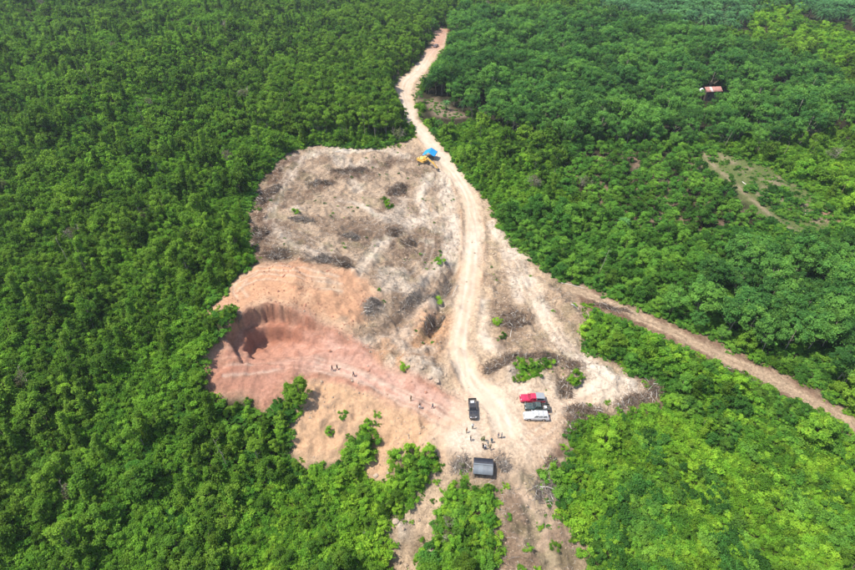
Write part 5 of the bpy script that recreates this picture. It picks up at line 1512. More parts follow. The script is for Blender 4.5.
def person_mesh(pose):
    """one skinned figure, facing +x; returns body verts/faces and the bone each face belongs to"""
    J, Rr, E, B = [], [], [], []
    def add(p, r, parent=None, bone=None):
        J.append(Vector(p)); Rr.append(r if isinstance(r, tuple) else (r, r))
        if parent is not None: E.append((parent, len(J) - 1)); B.append((parent, len(J) - 1, bone))
        return len(J) - 1
    cr = pose == 'crouch'
    z0 = 0.42 if cr else 0.93
    lean = 0.30 if cr else (0.06 if pose == 'walk' else 0.0)
    pel = add((0, 0, z0), (0.135, 0.125))
    wai = add((lean * 0.3, 0, z0 + 0.18), (0.125, 0.11), pel, 'torso')
    che = add((lean * 0.75, 0, z0 + 0.38), (0.155, 0.13), wai, 'torso')
    nec = add((lean, 0, z0 + 0.54), (0.055, 0.055), che, 'neck')
    hd0 = add((lean + 0.02, 0, z0 + 0.61), (0.065, 0.07), nec, 'head')
    hd1 = add((lean + 0.025, 0, z0 + 0.69), (0.085, 0.095), hd0, 'head')
    hd2 = add((lean + 0.01, 0, z0 + 0.775), (0.06, 0.065), hd1, 'head')
    add((lean + 0.125, 0, z0 + 0.665), (0.012, 0.012), hd1, 'head')
    for s in (-1, 1):
        sh = add((lean * 0.8, s * 0.185, z0 + 0.49), (0.058, 0.055), che, 'torso')
        if pose == 'arms' : el, wr = (0.12, s * 0.25, z0 + 0.24), (0.32, s * 0.14, z0 + 0.30)
        elif pose == 'walk': el, wr = (0.02 - s * 0.12, s * 0.24, z0 + 0.22), (0.10 - s * 0.20, s * 0.24, z0 + 0.0)
        elif pose == 'hip' and s > 0: el, wr = (-0.10, 0.36, z0 + 0.24), (0.03, 0.20, z0 + 0.10)
        elif cr: el, wr = (lean + 0.1, s * 0.24, z0 + 0.26), (lean + 0.30, s * 0.13, z0 + 0.12)
        else: el, wr = (-0.02, s * 0.235, z0 + 0.21), (0.05, s * 0.24, z0 - 0.04)
        e_ = add(el, (0.043, 0.043), sh, 'upper_arm'); w_ = add(wr, (0.03, 0.026), e_, 'fore_arm')
        dv = (Vector(wr) - Vector(el)).normalized()
        sd = dv.cross(Vector((0, s, 0.01))).normalized()
        pm = Vector(wr) + dv * 0.055
        p_ = add(pm, (0.036, 0.018), w_, 'hand')
        for k in range(4):
            o = sd * (0.024 - 0.016 * k)
            a = add(pm + dv * 0.035 + o, (0.009, 0.009), p_, 'hand')
            b = add(pm + dv * (0.070 - 0.006 * abs(k - 1)) + o * 1.1 + Vector((0, -s * 0.008, 0)), (0.008, 0.008), a, 'hand')
            add(pm + dv * (0.098 - 0.010 * abs(k - 1)) + o * 1.1 + Vector((0, -s * 0.022, 0)), (0.007, 0.007), b, 'hand')
        t1 = add(pm - dv * 0.02 + sd * 0.045, (0.010, 0.010), p_, 'hand'); add(pm + dv * 0.025 + sd * 0.062, (0.008, 0.008), t1, 'hand')
        hp = add((0, s * 0.095, z0 - 0.06), (0.098, 0.098), pel, 'leg')
        if cr: kn, an = (0.34, s * 0.15, 0.44), (0.06, s * 0.13, 0.09)
        elif pose == 'walk': kn, an = (0.10 + s * 0.14, s * 0.10, 0.49), (-0.02 + s * 0.24, s * 0.10, 0.09)
        else: kn, an = (0.03, s * 0.115, 0.49), (-0.01, s * 0.13, 0.09)
        k_ = add(kn, (0.06, 0.06), hp, 'leg'); a_ = add(an, (0.042, 0.042), k_, 'leg')
        add((an[0] + 0.15, an[1] + s * 0.02, 0.045), (0.040, 0.034), a_, 'foot')
    me = bpy.data.meshes.new('figure')
    me.from_pydata([tuple(j) for j in J], E, [])
    o = bpy.data.objects.new('figure', me); COL.objects.link(o)
    sk = o.modifiers.new('skin', 'SKIN'); sk.use_smooth_shade = True
    for i, r in enumerate(Rr):
        me.skin_vertices[0].data[i].radius = r
        me.skin_vertices[0].data[i].use_root = (i == 0)
    ss = o.modifiers.new('sub', 'SUBSURF'); ss.levels = 1; ss.render_levels = 1
    dg = bpy.context.evaluated_depsgraph_get()
    ev = o.evaluated_get(dg).to_mesh()
    V = np.array([v.co[:] for v in ev.vertices]); NR = np.array([v.normal[:] for v in ev.vertices])
    FF = [tuple(p.vertices) for p in ev.polygons]
    o.evaluated_get(dg).to_mesh_clear()
    bpy.data.objects.remove(o); bpy.data.meshes.remove(me)
    Jn = np.array([j[:] for j in J])
    best = np.full(len(V), 1e9); lab = np.empty(len(V), object)
    for a, b, nm in B:
        pa, pb = Jn[a], Jn[b]; e = pb - pa
        t = np.clip(((V - pa) @ e) / (e @ e), 0, 1)
        d = np.linalg.norm(V - pa - t[:, None] * e, axis=1) / (0.5 * (Rr[a][0] + Rr[b][0])) ** 0.5
        m = d < best; best[m] = d[m]; lab[m] = nm
    flab = [lab[f[0]] for f in FF]
    hz = Jn[hd1][2]; hx = Jn[hd1][0]
    return V, NR, FF, flab, (hx, hz)

POSES = {p: person_mesh(p) for p in ('stand', 'walk', 'arms', 'hip', 'crouch')}
def sub_shell(V, NR, FF, keep, off, name, mat):
    f = [FF[i] for i in range(len(FF)) if keep[i]]
    used = sorted({i for q in f for i in q}); mp = {v: i for i, v in enumerate(used)}
    me = bpy.data.meshes.new(name)
    me.from_pydata([tuple(V[i] + NR[i] * off) for i in used], [], [tuple(mp[i] for i in q) for q in f])
    me.polygons.foreach_set('use_smooth', [True] * len(me.polygons))
    me.materials.append(mat)
    return me
def person(xy, rz, pose, shirt, trousers, label, group, hat=None, long_sleeve=False, h=1.0):
    V, NR, FF, fl, (hx, hz) = POSES[pose]
    body = bpy.data.objects.new('person', sub_shell(V, NR, FF, [True] * len(FF), 0.0, 'body', m_skin))
    zmin = V[:, 2].min()
    body.location = on(xy, -zmin * h); body.rotation_euler = (0, 0, rz); body.scale = (h, h, h)
    link(body); tag(body, label, 'person', group)
    arms = ('torso', 'upper_arm', 'fore_arm') if long_sleeve else ('torso', 'upper_arm')
    link(bpy.data.objects.new('shirt', sub_shell(V, NR, FF, [l in arms for l in fl], 0.014, 'shirt', CL[shirt])), body)
    link(bpy.data.objects.new('trousers', sub_shell(V, NR, FF, [l == 'leg' for l in fl], 0.012, 'trousers', CL[trousers])), body)
    link(bpy.data.objects.new('shoes', sub_shell(V, NR, FF, [l == 'foot' for l in fl], 0.010, 'shoes', CL['black'])), body)
    cz = [np.mean([V[i][2] for i in q]) for q in FF]; cx = [np.mean([V[i][0] for i in q]) for q in FF]
    link(bpy.data.objects.new('hair', sub_shell(V, NR, FF, [l == 'head' and (z > hz + 0.03 or (x < hx - 0.02 and z > hz - 0.05)) for l, z, x in zip(fl, cz, cx)], 0.012, 'hair', m_hair)), body)
    if hat:
        bm = bmesh.new()
        bmesh.ops.create_cone(bm, cap_ends=True, segments=16, radius1=0.11, radius2=0.085, depth=0.11, matrix=Matrix.Translation((hx, 0, hz + 0.105)))
        bmesh.ops.create_cone(bm, cap_ends=True, segments=16, radius1=0.19, radius2=0.18, depth=0.015, matrix=Matrix.Translation((hx, 0, hz + 0.052)))
        bm_obj('hat', bm, CL[hat], body)
    return body
G_P = 'people standing about the yard'; G_R = 'people walking on the red ramp'
person((9.48, 79.11), R(-60), 'hip', 'white', 'black', 'person in white top and dark trousers just below the black pickup', G_P)
person((8.14, 78.11), R(-30), 'stand', 'orange', 'khaki', 'person in an orange top, leftmost of the yard group', G_P)
person((8.87, 76.22), R(10), 'stand', 'black', 'navy', 'person in all dark clothes standing at the left above the shed', G_P)
person((11.04, 76.29), R(20), 'crouch', 'green', 'khaki', 'person in green crouching in the middle of the yard group', G_P)
person((11.65, 76.17), R(200), 'arms', 'green', 'green', 'person in green leaning over beside the crouching one', G_P)
person((12.38, 75.02), R(170), 'arms', 'teal', 'grey', 'person in slate clothes with both arms raised forward', G_P, None, True)
person((13.16, 75.71), R(230), 'stand', 'teal', 'teal', 'person in slate clothes, upper one of the pair above the shed', G_P, None, True)
person((11.32, 74.47), R(40), 'hip', 'black', 'black', 'person in black closest to the shed roof', G_P)
person((11.75, 74.24), R(120), 'stand', 'white', 'navy', 'person in white shirt and dark trousers closest to the shed roof', G_P)
person((12.71, 74.02), R(100), 'walk', 'khaki', 'grey', 'person in khaki top walking just right of the shed group', G_P, 'khaki')
person((14.60, 76.80), R(0), 'arms', 'navy', 'grey', 'person in navy top, left one of the two at the right end', G_P)
person((15.34, 76.93), R(180), 'stand', 'grey', 'grey', 'person in grey clothes, right one of the two at the right end', G_P, None, True)
person((-21.85, 94.43), R(170), 'walk', 'black', 'navy', 'person in black, leftmost of the pair high on the red ramp', G_R)
person((-20.72, 94.67), R(160), 'walk', 'black', 'black', 'person in black, right one of the pair high on the red ramp', G_R)
person((-16.80, 92.86), R(150), 'walk', 'grey', 'black', 'person walking alone halfway up the red ramp', G_R)
person((-3.63, 86.37), R(140), 'stand', 'khaki', 'khaki', 'person in khaki on the lower red ramp beside the reddish patch', G_R)
person((-1.63, 84.45), R(160), 'walk', 'black', 'white', 'person in black top and white trousers on the lower red ramp', G_R)
person((1.15, 84.42), R(150), 'walk', 'teal', 'navy', 'person in slate top nearest the foot of the red ramp', G_R)

# ---------------------------------------------------------------- dead wood, stones, weeds on the open ground
rd_ = np.random.default_rng(41)
def sticks(n, rx, ry, hmax, lmin, lmax, rmin, rmax, tilt=0.45, flat=0.0):
    parts = []
    for k in range(n):
        a = rd_.random() * 6.283; q = math.sqrt(rd_.random())
        c = np.array([math.cos(a) * q * rx, math.sin(a) * q * ry, 0.0])
        c[2] = 0.05 + hmax * max(0.0, 1 - q ** 1.5) * rd_.random() ** 0.6
        th = rd_.random() * 6.283; ph = rd_.normal() * tilt * (1 - flat)
        L = rd_.uniform(lmin, lmax)
        d = np.array([math.cos(th) * math.cos(ph), math.sin(th) * math.cos(ph), math.sin(ph)]) * L / 2
        r = rd_.uniform(rmin, rmax)
        m = c + rd_.normal(size=3) * 0.05 * L
        parts.append(tube([c - d, m, c + d], [r, r * 0.85, r * 0.45], 3))
    return cat_geo(parts)

PER = len(tube([[0, 0, 0], [0.5, 0, 0], [1, 0, 0]], [0.1, 0.1, 0.1], 3)[1])     # triangles per stick
def drape(V, x0, y0):
    V = V.copy()
    V[:, 2] += gz_arr(V[:, 0] + x0, V[:, 1] + y0)
    return V

def brush_pile(xy, rx, ry, n, h, mat, label, rz=0.0):
    n = int(n * 1.7); h *= 1.25
    gs = []
    k = 4 if n > 220 else 3
    for j in range(k):       # several overlapping heaps make one uneven pile
        f = 0.75 if j == 0 else rd_.uniform(0.35, 0.6)
        v, f_ = sticks(n // k, rx * f, ry * f, h * rd_.uniform(0.6, 1.1), 0.5, 2.4 + 0.8 * (j == 0), 0.02, 0.065)
        if j: v = v + np.array([rd_.uniform(-0.75, 0.75) * rx, rd_.uniform(-0.75, 0.75) * ry, 0])
        gs.append((v, f_))
    v, f_ = sticks(n // 4, rx * 1.35, ry * 1.35, 0.15, 0.5, 2.2, 0.015, 0.045)
    gs.append((v, f_))
    V, Fc = cat_geo(gs)
    V = V @ np.array([[math.cos(rz), math.sin(rz), 0], [-math.sin(rz), math.cos(rz), 0], [0, 0, 1]])
    z0 = gz(*xy)
    V[:, 2] += gz_arr(V[:, 0] + xy[0], V[:, 1] + xy[1]) - z0
    o = bpy.data.objects.new('brush_pile', mesh_np('brush_pile', V, Fc, [mat, m_dead, m_dead2], False, None, np.repeat(rd_.choice([0] * 9 + [1] * 2 + [2], len(Fc) // PER), PER)))
    o.location = (xy[0], xy[1], z0)
    link(o); tag(o, label, 'brush pile', 'heaps of dead brushwood')

G1, G2 = m_brushwood, m_dead
for xy, rx, ry, n, h, m, rz, lab in (
    ((-10.66, 180.63), 3.6, 6.2, 520, 1.7, G1, -0.5, 'dark brushwood heap beside the green tuft high on the cleared land'),
    ((-9.72, 151.91), 2.6, 2.6, 300, 1.6, G1, 0, 'dark round brushwood heap, upper of the pair mid-way on the cleared land'),
    ((-5.87, 145.81), 2.2, 2.6, 260, 1.5, G1, 0, 'dark round brushwood heap, lower of the pair mid-way on the cleared land'),
    ((-22.91, 144.82), 3.0, 2.6, 260, 1.1, G2, 0, 'grey-brown brushwood heap in the middle of the cleared land'),
    ((-22.88, 126.85), 3.4, 2.4, 360, 1.7, G1, 0, 'dark brushwood heap just above the salmon cut slope'),
    ((-28.07, 126.62), 4.2, 1.8, 260, 1.0, G2, 0.1, 'long grey brushwood row left of the heap above the cut slope'),
    ((-13.90, 112.22), 2.0, 3.0, 320, 1.3, G2, -0.4, 'grey brushwood heap at the right end of the salmon cut slope'),
    ((-29.73, 190.11), 9.5, 2.6, 520, 1.1, G1, 0.5, 'long dark brushwood windrow at the top of the cleared land'),
    ((-37.43, 177.90), 5.0, 2.2, 300, 0.9, G1, 0.3, 'dark brushwood row at the left of the top windrow'),
    ((-37.35, 152.23), 4.5, 2.0, 240, 0.8, G2, -0.2, 'grey brushwood row on the left of the cleared land'),
    ((-52.65, 167.58), 3.0, 6.0, 620, 1.0, G1, -0.3, 'brown brushwood bank along the upper left forest edge'),
    ((-48.74, 141.06), 3.0, 5.5, 620, 1.1, G1, 0.0, 'brown brushwood bank along the lower left forest edge'),
    ((-39.53, 128.31), 5.5, 2.4, 460, 0.9, G1, 0.1, 'brown brushwood bank at the lower left corner of the cleared land'),
    ((1.16, 112.66), 1.6, 4.5, 300, 1.3, G1, -0.55, 'dark brushwood heap in the ditch left of the road'),
    ((5.48, 128.79), 1.4, 4.0, 180, 0.8, G2, -0.3, 'thin grey brushwood row along the road ditch'),
    ((-2.53, 120.40), 1.8, 5.5, 220, 0.8, G2, -0.8, 'grey brushwood strip in the shallow gully'),
    ((21.82, 114.05), 4.6, 4.0, 700, 1.3, G1, 0, 'large brown brushwood heap with bleached branches right of the road'),
    ((17.13, 98.25), 4.5, 2.0, 300, 0.9, G1, 0.5, 'reddish brushwood bank at the left of the green patch'),
    ((27.72, 99.07), 5.5, 1.8, 360, 0.9, G1, -0.2, 'reddish brushwood bank above the green patch by the parked vehicles'),
    ((33.82, 96.79), 2.6, 2.0, 200, 0.9, G1, -0.6, 'reddish brushwood bank right of the green patch'),
    ((30.95, 91.50), 1.3, 3.0, 200, 0.9, G1, 0.1, 'dark brushwood heap filling the notch behind the parked vehicles'),
    ((31.00, 81.28), 1.8, 3.6, 300, 1.0, G1, -0.2, 'reddish brushwood bank at the right edge of the yard'),
    ((35.58, 84.36), 4.5, 1.8, 320, 1.0, G1, 0.1, 'reddish brushwood bank along the spur track'),
    ((45.68, 87.65), 5.0, 1.8, 320, 1.0, G1, 0.25, 'reddish brushwood bank at the far end of the spoil heaps'),
    ((51.92, 91.16), 3.2, 2.6, 260, 1.0, G1, 0, 'brown brushwood heap at the tip of the spoil area'),
    ((25.01, 71.62), 1.4, 1.4, 150, 0.9, G1, 0, 'small dark brushwood heap at the lower right corner of the yard'),
    ((6.78, 71.91), 1.6, 2.0, 150, 0.35, G2, 0, 'dry grey-green brushwood heap left of the shed'),
    ((14.74, 71.62), 1.9, 2.0, 130, 0.3, G2, 0, 'grey brushwood heap right of the shed'),
    ((47.82, 118.58), 5.0, 1.2, 260, 0.8, G1, -0.45, 'brown brushwood row beside the branch track'),
    ((72.47, 96.35), 6.0, 1.3, 260, 0.8, G1, -0.5, 'brown brushwood row along the lower branch track'),
    ((-10.73, 59.58), 3.0, 3.6, 260, 0.9, G2, 0.3, 'grey dead brush left of the eroded gully'),
    ((23.05, 66.84), 2.8, 3.0, 260, 1.0, G2, 0, 'tangle of grey dead brush at the right of the grey slope')):
    brush_pile(xy, rx, ry, n, h, m, lab, rz)

def log_thing(a, b, r, mat, label, cat='log', branches=0, name='fallen_log', lift=0.0):
    a = np.array([*a, gz(*a) + r * 0.7 + lift]); b = np.array([*b, gz(*b) + r * 0.7 + lift])
    n = 7
    t = np.linspace(0, 1, n)[:, None]
    p = a + (b - a) * t
    p[:, :2] += rd_.normal(size=(n, 2)) * 0.06
    p[:, 2] = np.maximum(p[:, 2], gz_arr(p[:, 0], p[:, 1]) + r * 0.6)
    root = empty(name, tuple(a), 0, label, cat, 'fallen logs and dead trees')
    def part(nm, g):
        V, Fc = g
        link(bpy.data.objects.new(nm, mesh_np(nm, V - a, Fc, mat, True)), root)
    part('stem', tube(p, np.linspace(r, r * 0.55, n), 7))
    for k in range(branches):
        s = p[3 + k % 4]
        d = unit(rd_.normal(size=3) + (b - a) / np.linalg.norm(b - a) * 0.8); d[2] = abs(d[2]) * 0.5
        L = rd_.uniform(0.8, 2.0)
        m = s + d * L * 0.5 + rd_.normal(size=3) * 0.1
        e = s + d * L
        tw = [tube([s, m, e], [r * 0.45, r * 0.3, r * 0.12], 5)]
        for w in range(3):
            f = m + unit(rd_.normal(size=3)) * L * 0.45
            tw.append(tube([m, f], [r * 0.22, r * 0.07], 4))
        part('branch', cat_geo(tw))
for a, b, r, m, br, lab in (
    ((37.28, 116.59), (39.84, 116.64), 0.16, m_dead2, 0, 'short bleached log lying by the branch track above the tipped loads'),
    ((19.10, 112.62), (25.02, 115.00), 0.08, m_dead2, 3, 'bleached branch across the brown brushwood heap'),
    ((20.42, 106.42), (23.25, 117.29), 0.07, m_dead2, 2, 'upright pale branch lying down the brown brushwood heap'),
    ((23.32, 69.00), (24.36, 64.88), 0.12, m_dead2, 5, 'bleached fallen tree right of the grey slope, upper one'),
    ((24.97, 65.04), (28.78, 64.63), 0.11, m_dead2, 5, 'bleached fallen tree lying into the bright scrub'),
    ((4.87, 127.02), (6.15, 132.06), 0.12, m_dead, 1, 'dark grey log in the ditch beside the road'),
    ((-8.99, 112.11), (-4.08, 119.05), 0.10, m_dead, 1, 'thin grey log along the gully left of the road'),
    ((-41.90, 161.92), (-34.88, 169.75), 0.11, m_dead, 1, 'grey log on the left of the cleared land'),
    ((-35.42, 206.52), (-29.43, 210.68), 0.13, m_dead2, 1, 'pale log below the trees at the top of the cleared land'),
    ((37.31, 130.34), (43.77, 127.67), 0.10, m_dead2, 0, 'thin pale pole along the start of the branch track'),
    ((115.44, 191.48), (116.28, 185.25), 0.16, m_dead2, 2, 'pale fallen log beside the far path'),
    ((121.04, 185.42), (120.99, 179.91), 0.16, m_dead2, 2, 'pale fallen log on the far grassy strip'),
    ((127.86, 170.32), (130.56, 169.03), 0.16, m_dead2, 1, 'pale fallen log near the orange far path'),
    ((8.52, 128.88), (6.66, 123.23), 0.09, m_dead2, 1, 'pale stick at the edge of the road bend')):
    log_thing(a, b, r, m, lab, 'log', br)

def snag(xy, h, lean, label, r=0.085):
    z = gz(*xy)
    root = empty('dead_standing_tree', (xy[0], xy[1], z - 0.3), 0, label, 'dead tree', 'pale dead trunks in the forest')
    top = np.array([lean[0], lean[1], h])
    mid = top * 0.5 + rd_.normal(size=3) * 0.12
    g = tube([[0, 0, 0], mid * 0.5, mid, (mid + top) / 2, top], [r, r * 0.9, r * 0.75, r * 0.55, r * 0.25], 6)
    link(bpy.data.objects.new('trunk', mesh_np('trunk', *g, m_bark, True)), root)
    for k in range(4):
        s = mid + (top - mid) * rd_.uniform(0.2, 0.95)
        e = s + unit(rd_.normal(size=3) + np.array([0, 0, 0.5])) * rd_.uniform(0.7, 1.6)
        link(bpy.data.objects.new('branch', mesh_np('branch', *tube([s, (s + e) / 2 + rd_.normal(size=3) * 0.08, e], [r * 0.4, r * 0.25, r * 0.08], 4), m_bark, True)), root)
for xy, h, lean, lab in (
    ((-41.23, 73.20), 9.5, (-1.5, 0.6), 'tall bleached dead trunk in the lower left forest'),
    ((-136.60, 236.51), 13, (-1.5, 0), 'pale dead trunk standing out in the top left forest'),
    ((-110.58, 218.25), 12, (-1.6, 0), 'pale dead trunk, lower one in the top left forest'),
    ((-93.53, 124.82), 12, (-1.8, 0.4), 'pale dead trunk in the middle of the left forest'),
    ((-179.79, 394.77), 14, (-1.5, 0), 'pale dead trunk far up in the top left forest'),
    ((-33.44, 221.92), 8, (0.4, 0), 'grey dead trunk at the forest edge above the cleared land'),
    ((48.51, 133.48), 9, (2.0, 0.5), 'leaning pale trunk at the start of the branch track'),
    ((119.26, 218.88), 8, (1.8, 0), 'leaning bleached trunk above the far path'),
    ((136.35, 206.69), 8, (1.2, 0), 'bleached trunk at the right of the far grassy strip')):
    snag(xy, h, lean, lab)

# countable stones: pale boulders and clods
m_stone = simple_mat('pale_clay_stone', (0.33, 0.255, 0.19), 0.95, var=0.25, scale=2.5, spec=0.1)
def boulder(xy, r, label):
    r *= 0.75
    bm = bmesh.new()
    bmesh.ops.create_icosphere(bm, subdivisions=2, radius=r)
    for v in bm.verts:
        q = v.co * (1.7 / r)
        n = vnoise(np.array([q.x + xy[0]]), np.array([q.y + q.z * 1.3 + xy[1]]), 7)[0]
        v.co *= 0.72 + 0.55 * n
        v.co.z *= 0.7
    o = bm_obj('boulder', bm, m_stone)
    o.location = on(xy, r * 0.2)
    tag(o, label, 'boulder', 'pale boulders on the open ground')
for xy, r, lab in (
    ((2.16, 91.68), 0.9, 'large pale boulder at the spoil heap corner beside the road'),
    ((0.57, 92.48), 0.7, 'pale boulder on top of the spoil heap by the road'),
    ((-1.26, 94.60), 0.6, 'pale boulder on the middle of the spoil heap'),
    ((-4.29, 96.75), 0.55, 'pale boulder at the left of the spoil heap'),
    ((3.20, 98.61), 0.5, 'pale boulder above the spoil heap beside the road'),
    ((-10.69, 72.39), 0.8, 'pale boulder at the bottom of the sandy tongue'),
    ((-8.17, 72.52), 0.5, 'smaller boulder at the bottom of the sandy tongue'),
    ((-6.16, 62.90), 0.9, 'pale boulder at the left lip of the gully'),
    ((0.66, 57.30), 0.8, 'pale boulder beside the dark hole in the gully'),
    ((18.66, 94.13), 0.7, 'pale rounded boulder below the reddish brushwood bank'),
    ((-17.10, 91.68), 0.4, 'dark clod at the lower edge of the red ramp'),
    ((-13.75, 95.45), 0.35, 'small stone at the upper edge of the red ramp')):
    boulder(xy, r, lab)

def pick(n, polys, weight=None, tries=14):
    """random points inside any of the outlines"""
    out = []
    P_ = np.concatenate([np.array(p) for p in polys])
    lo, hi = P_.min(0), P_.max(0)
    x = rd_.uniform(lo[0], hi[0], n * tries); y = rd_.uniform(lo[1], hi[1], n * tries)
    ok = np.zeros(len(x), bool)
    for p in polys: ok |= poly_sd(x, y, p) > 0
    if weight is not None: ok &= rd_.random(len(x)) < weight(x, y)
    x, y = x[ok][:n], y[ok][:n]
    return x, y
def road_clear(x, y):
    return (line_d(x, y, ROAD)[0] > 4.2) & (poly_sd(x, y, RED) < 0)

# loose twigs over the cleared land
x, y = pick(15000, [GREYLAND, SPOIL, SLOPE], lambda x, y: road_clear(x, y) * np.clip((fbm(x, y, 7.0, 12, 4) - 0.40) * 5, 0.06, 1))
z = gz_arr(x, y)
parts = []
for i in range(len(x)):
    th = rd_.random() * 6.283; L = rd_.uniform(0.3, 1.5); r = rd_.uniform(0.015, 0.04)
    d = np.array([math.cos(th), math.sin(th), rd_.normal() * 0.22]) * L / 2
    c = np.array([x[i], y[i], z[i] + 0.05])
    parts.append(tube([c - d, c + d], [r, r * 0.5], 3))
V, Fc = cat_geo(parts)
tw = link(bpy.data.objects.new('loose_twigs', mesh_np('loose_twigs', V, Fc, [m_dead, m_brushwood, m_dead2], False, None, np.repeat(rd_.choice([0, 0, 1, 1, 2], len(parts)), len(Fc) // len(parts)))))
tag(tw, kind='stuff')

# clods of earth
m_clod = simple_mat('earth_clod', (0.33, 0.25, 0.18), 0.95, var=0.3, scale=0.4, spec=0.1)
m_clodr = simple_mat('red_earth_clod', (0.30, 0.15, 0.10), 0.95, var=0.3, scale=0.4, spec=0.1)
base = np.array([[1, 0, 0], [0, 1, 0], [-1, 0, 0], [0, -1, 0], [0, 0, 0.8], [0, 0, -0.6]], float)
bf = np.array([[0, 1, 4], [1, 2, 4], [2, 3, 4], [3, 0, 4], [1, 0, 5], [2, 1, 5], [3, 2, 5], [0, 3, 5]])
x, y = pick(9000, [CLEARING], lambda x, y: np.clip(road_clear(x, y) * 1.0 + 0.05, 0, 1) * np.clip((fbm(x, y, 5.0, 55, 3) - 0.42) * 6, 0.03, 1))
z = gz_arr(x, y)
V = []; n = len(x)
s = rd_.uniform(0.05, 0.13, n) * (1 + rd_.exponential(0.5, n))
s = np.minimum(s, 0.42)
a = rd_.random(n) * 6.28
jit = 1 + rd_.normal(size=(n, 6, 1)) * 0.22
B = base[None] * jit * s[:, None, None]
ca, sa = np.cos(a)[:, None], np.sin(a)[:, None]
Vx = B[:, :, 0] * ca - B[:, :, 1] * sa + x[:, None]; Vy = B[:, :, 0] * sa + B[:, :, 1] * ca + y[:, None]; Vz = B[:, :, 2] + (z + s * 0.25)[:, None]
V = np.stack([Vx, Vy, Vz], -1).reshape(-1, 3)
Fc = (bf[None] + (np.arange(n) * 6)[:, None, None]).reshape(-1, 3)
red_i = (np.maximum(poly_sd(x, y, RED), poly_sd(x, y, SALMON)) > 0).astype(int)
cl = link(bpy.data.objects.new('earth_clods', mesh_np('earth_clods', V, Fc, [m_clod, m_clodr], False, None, np.repeat(red_i, 8))))
tag(cl, kind='stuff')

# weeds creeping over the open ground, and a green mat under the trees
def pts_for(x, y, s0, s1, nproto):
    n = len(x)
    return np.stack([x, y, gz_arr(x, y) - 0.05, rd_.uniform(s0, s1, n), rd_.random(n) * 6.283, rd_.integers(0, nproto, n)], 1)
x, y = pick(110, [GREYLAND, SPOIL, SLOPE, EMBANK], lambda x, y: road_clear(x, y) * np.clip((fbm(x, y, 6.0, 77, 4) - 0.57) * 14, 0, 1))
x2, y2 = pick(330, [UPPER_STRIP, PALM_PATCH], None, 20)
scatter_mass('weeds', 'under', np.concatenate([pts_for(x, y, 0.10, 0.30, 3), pts_for(x2, y2, 0.12, 0.45, 3), pts_for(*pick(60, [UPPER_STRIP], lambda x, y: np.clip((fbm(x, y, 14.0, 811, 3) - 0.5) * 9, 0, 1), 60), 0.6, 1.3, 3)]))

# grassy verges where the wood meets the open ground
vx, vy = [], []
for poly in (CLEARING, SIDE_TRACK):
    pp = np.array(poly); q = np.roll(pp, -1, 0)
    L = np.hypot(*(q - pp).T); tot = L.sum()
    m = int(tot * 1.1)
    seg = rd_.choice(len(pp), m, p=L / tot); t = rd_.random(m)[:, None]
    c = pp[seg] * (1 - t) + q[seg] * t + rd_.normal(size=(m, 2)) * 1.1
    vx.append(c[:, 0]); vy.append(c[:, 1])
vx, vy = np.concatenate(vx), np.concatenate(vy)
ok = (line_d(vx, vy, ROAD)[0] > 4.5) & (fbm(vx, vy, 8.0, 707, 3) > 0.46) & (np.abs(line_d(vx, vy, SIDE_RUT)[2]) > 2.0) & (poly_sd(vx, vy, YARD) < 0) & (poly_sd(vx, vy, RED) < 0)
scatter_mass('verge_weeds', 'scrub', pts_for(vx[ok], vy[ok], 0.15, 0.5, 3))

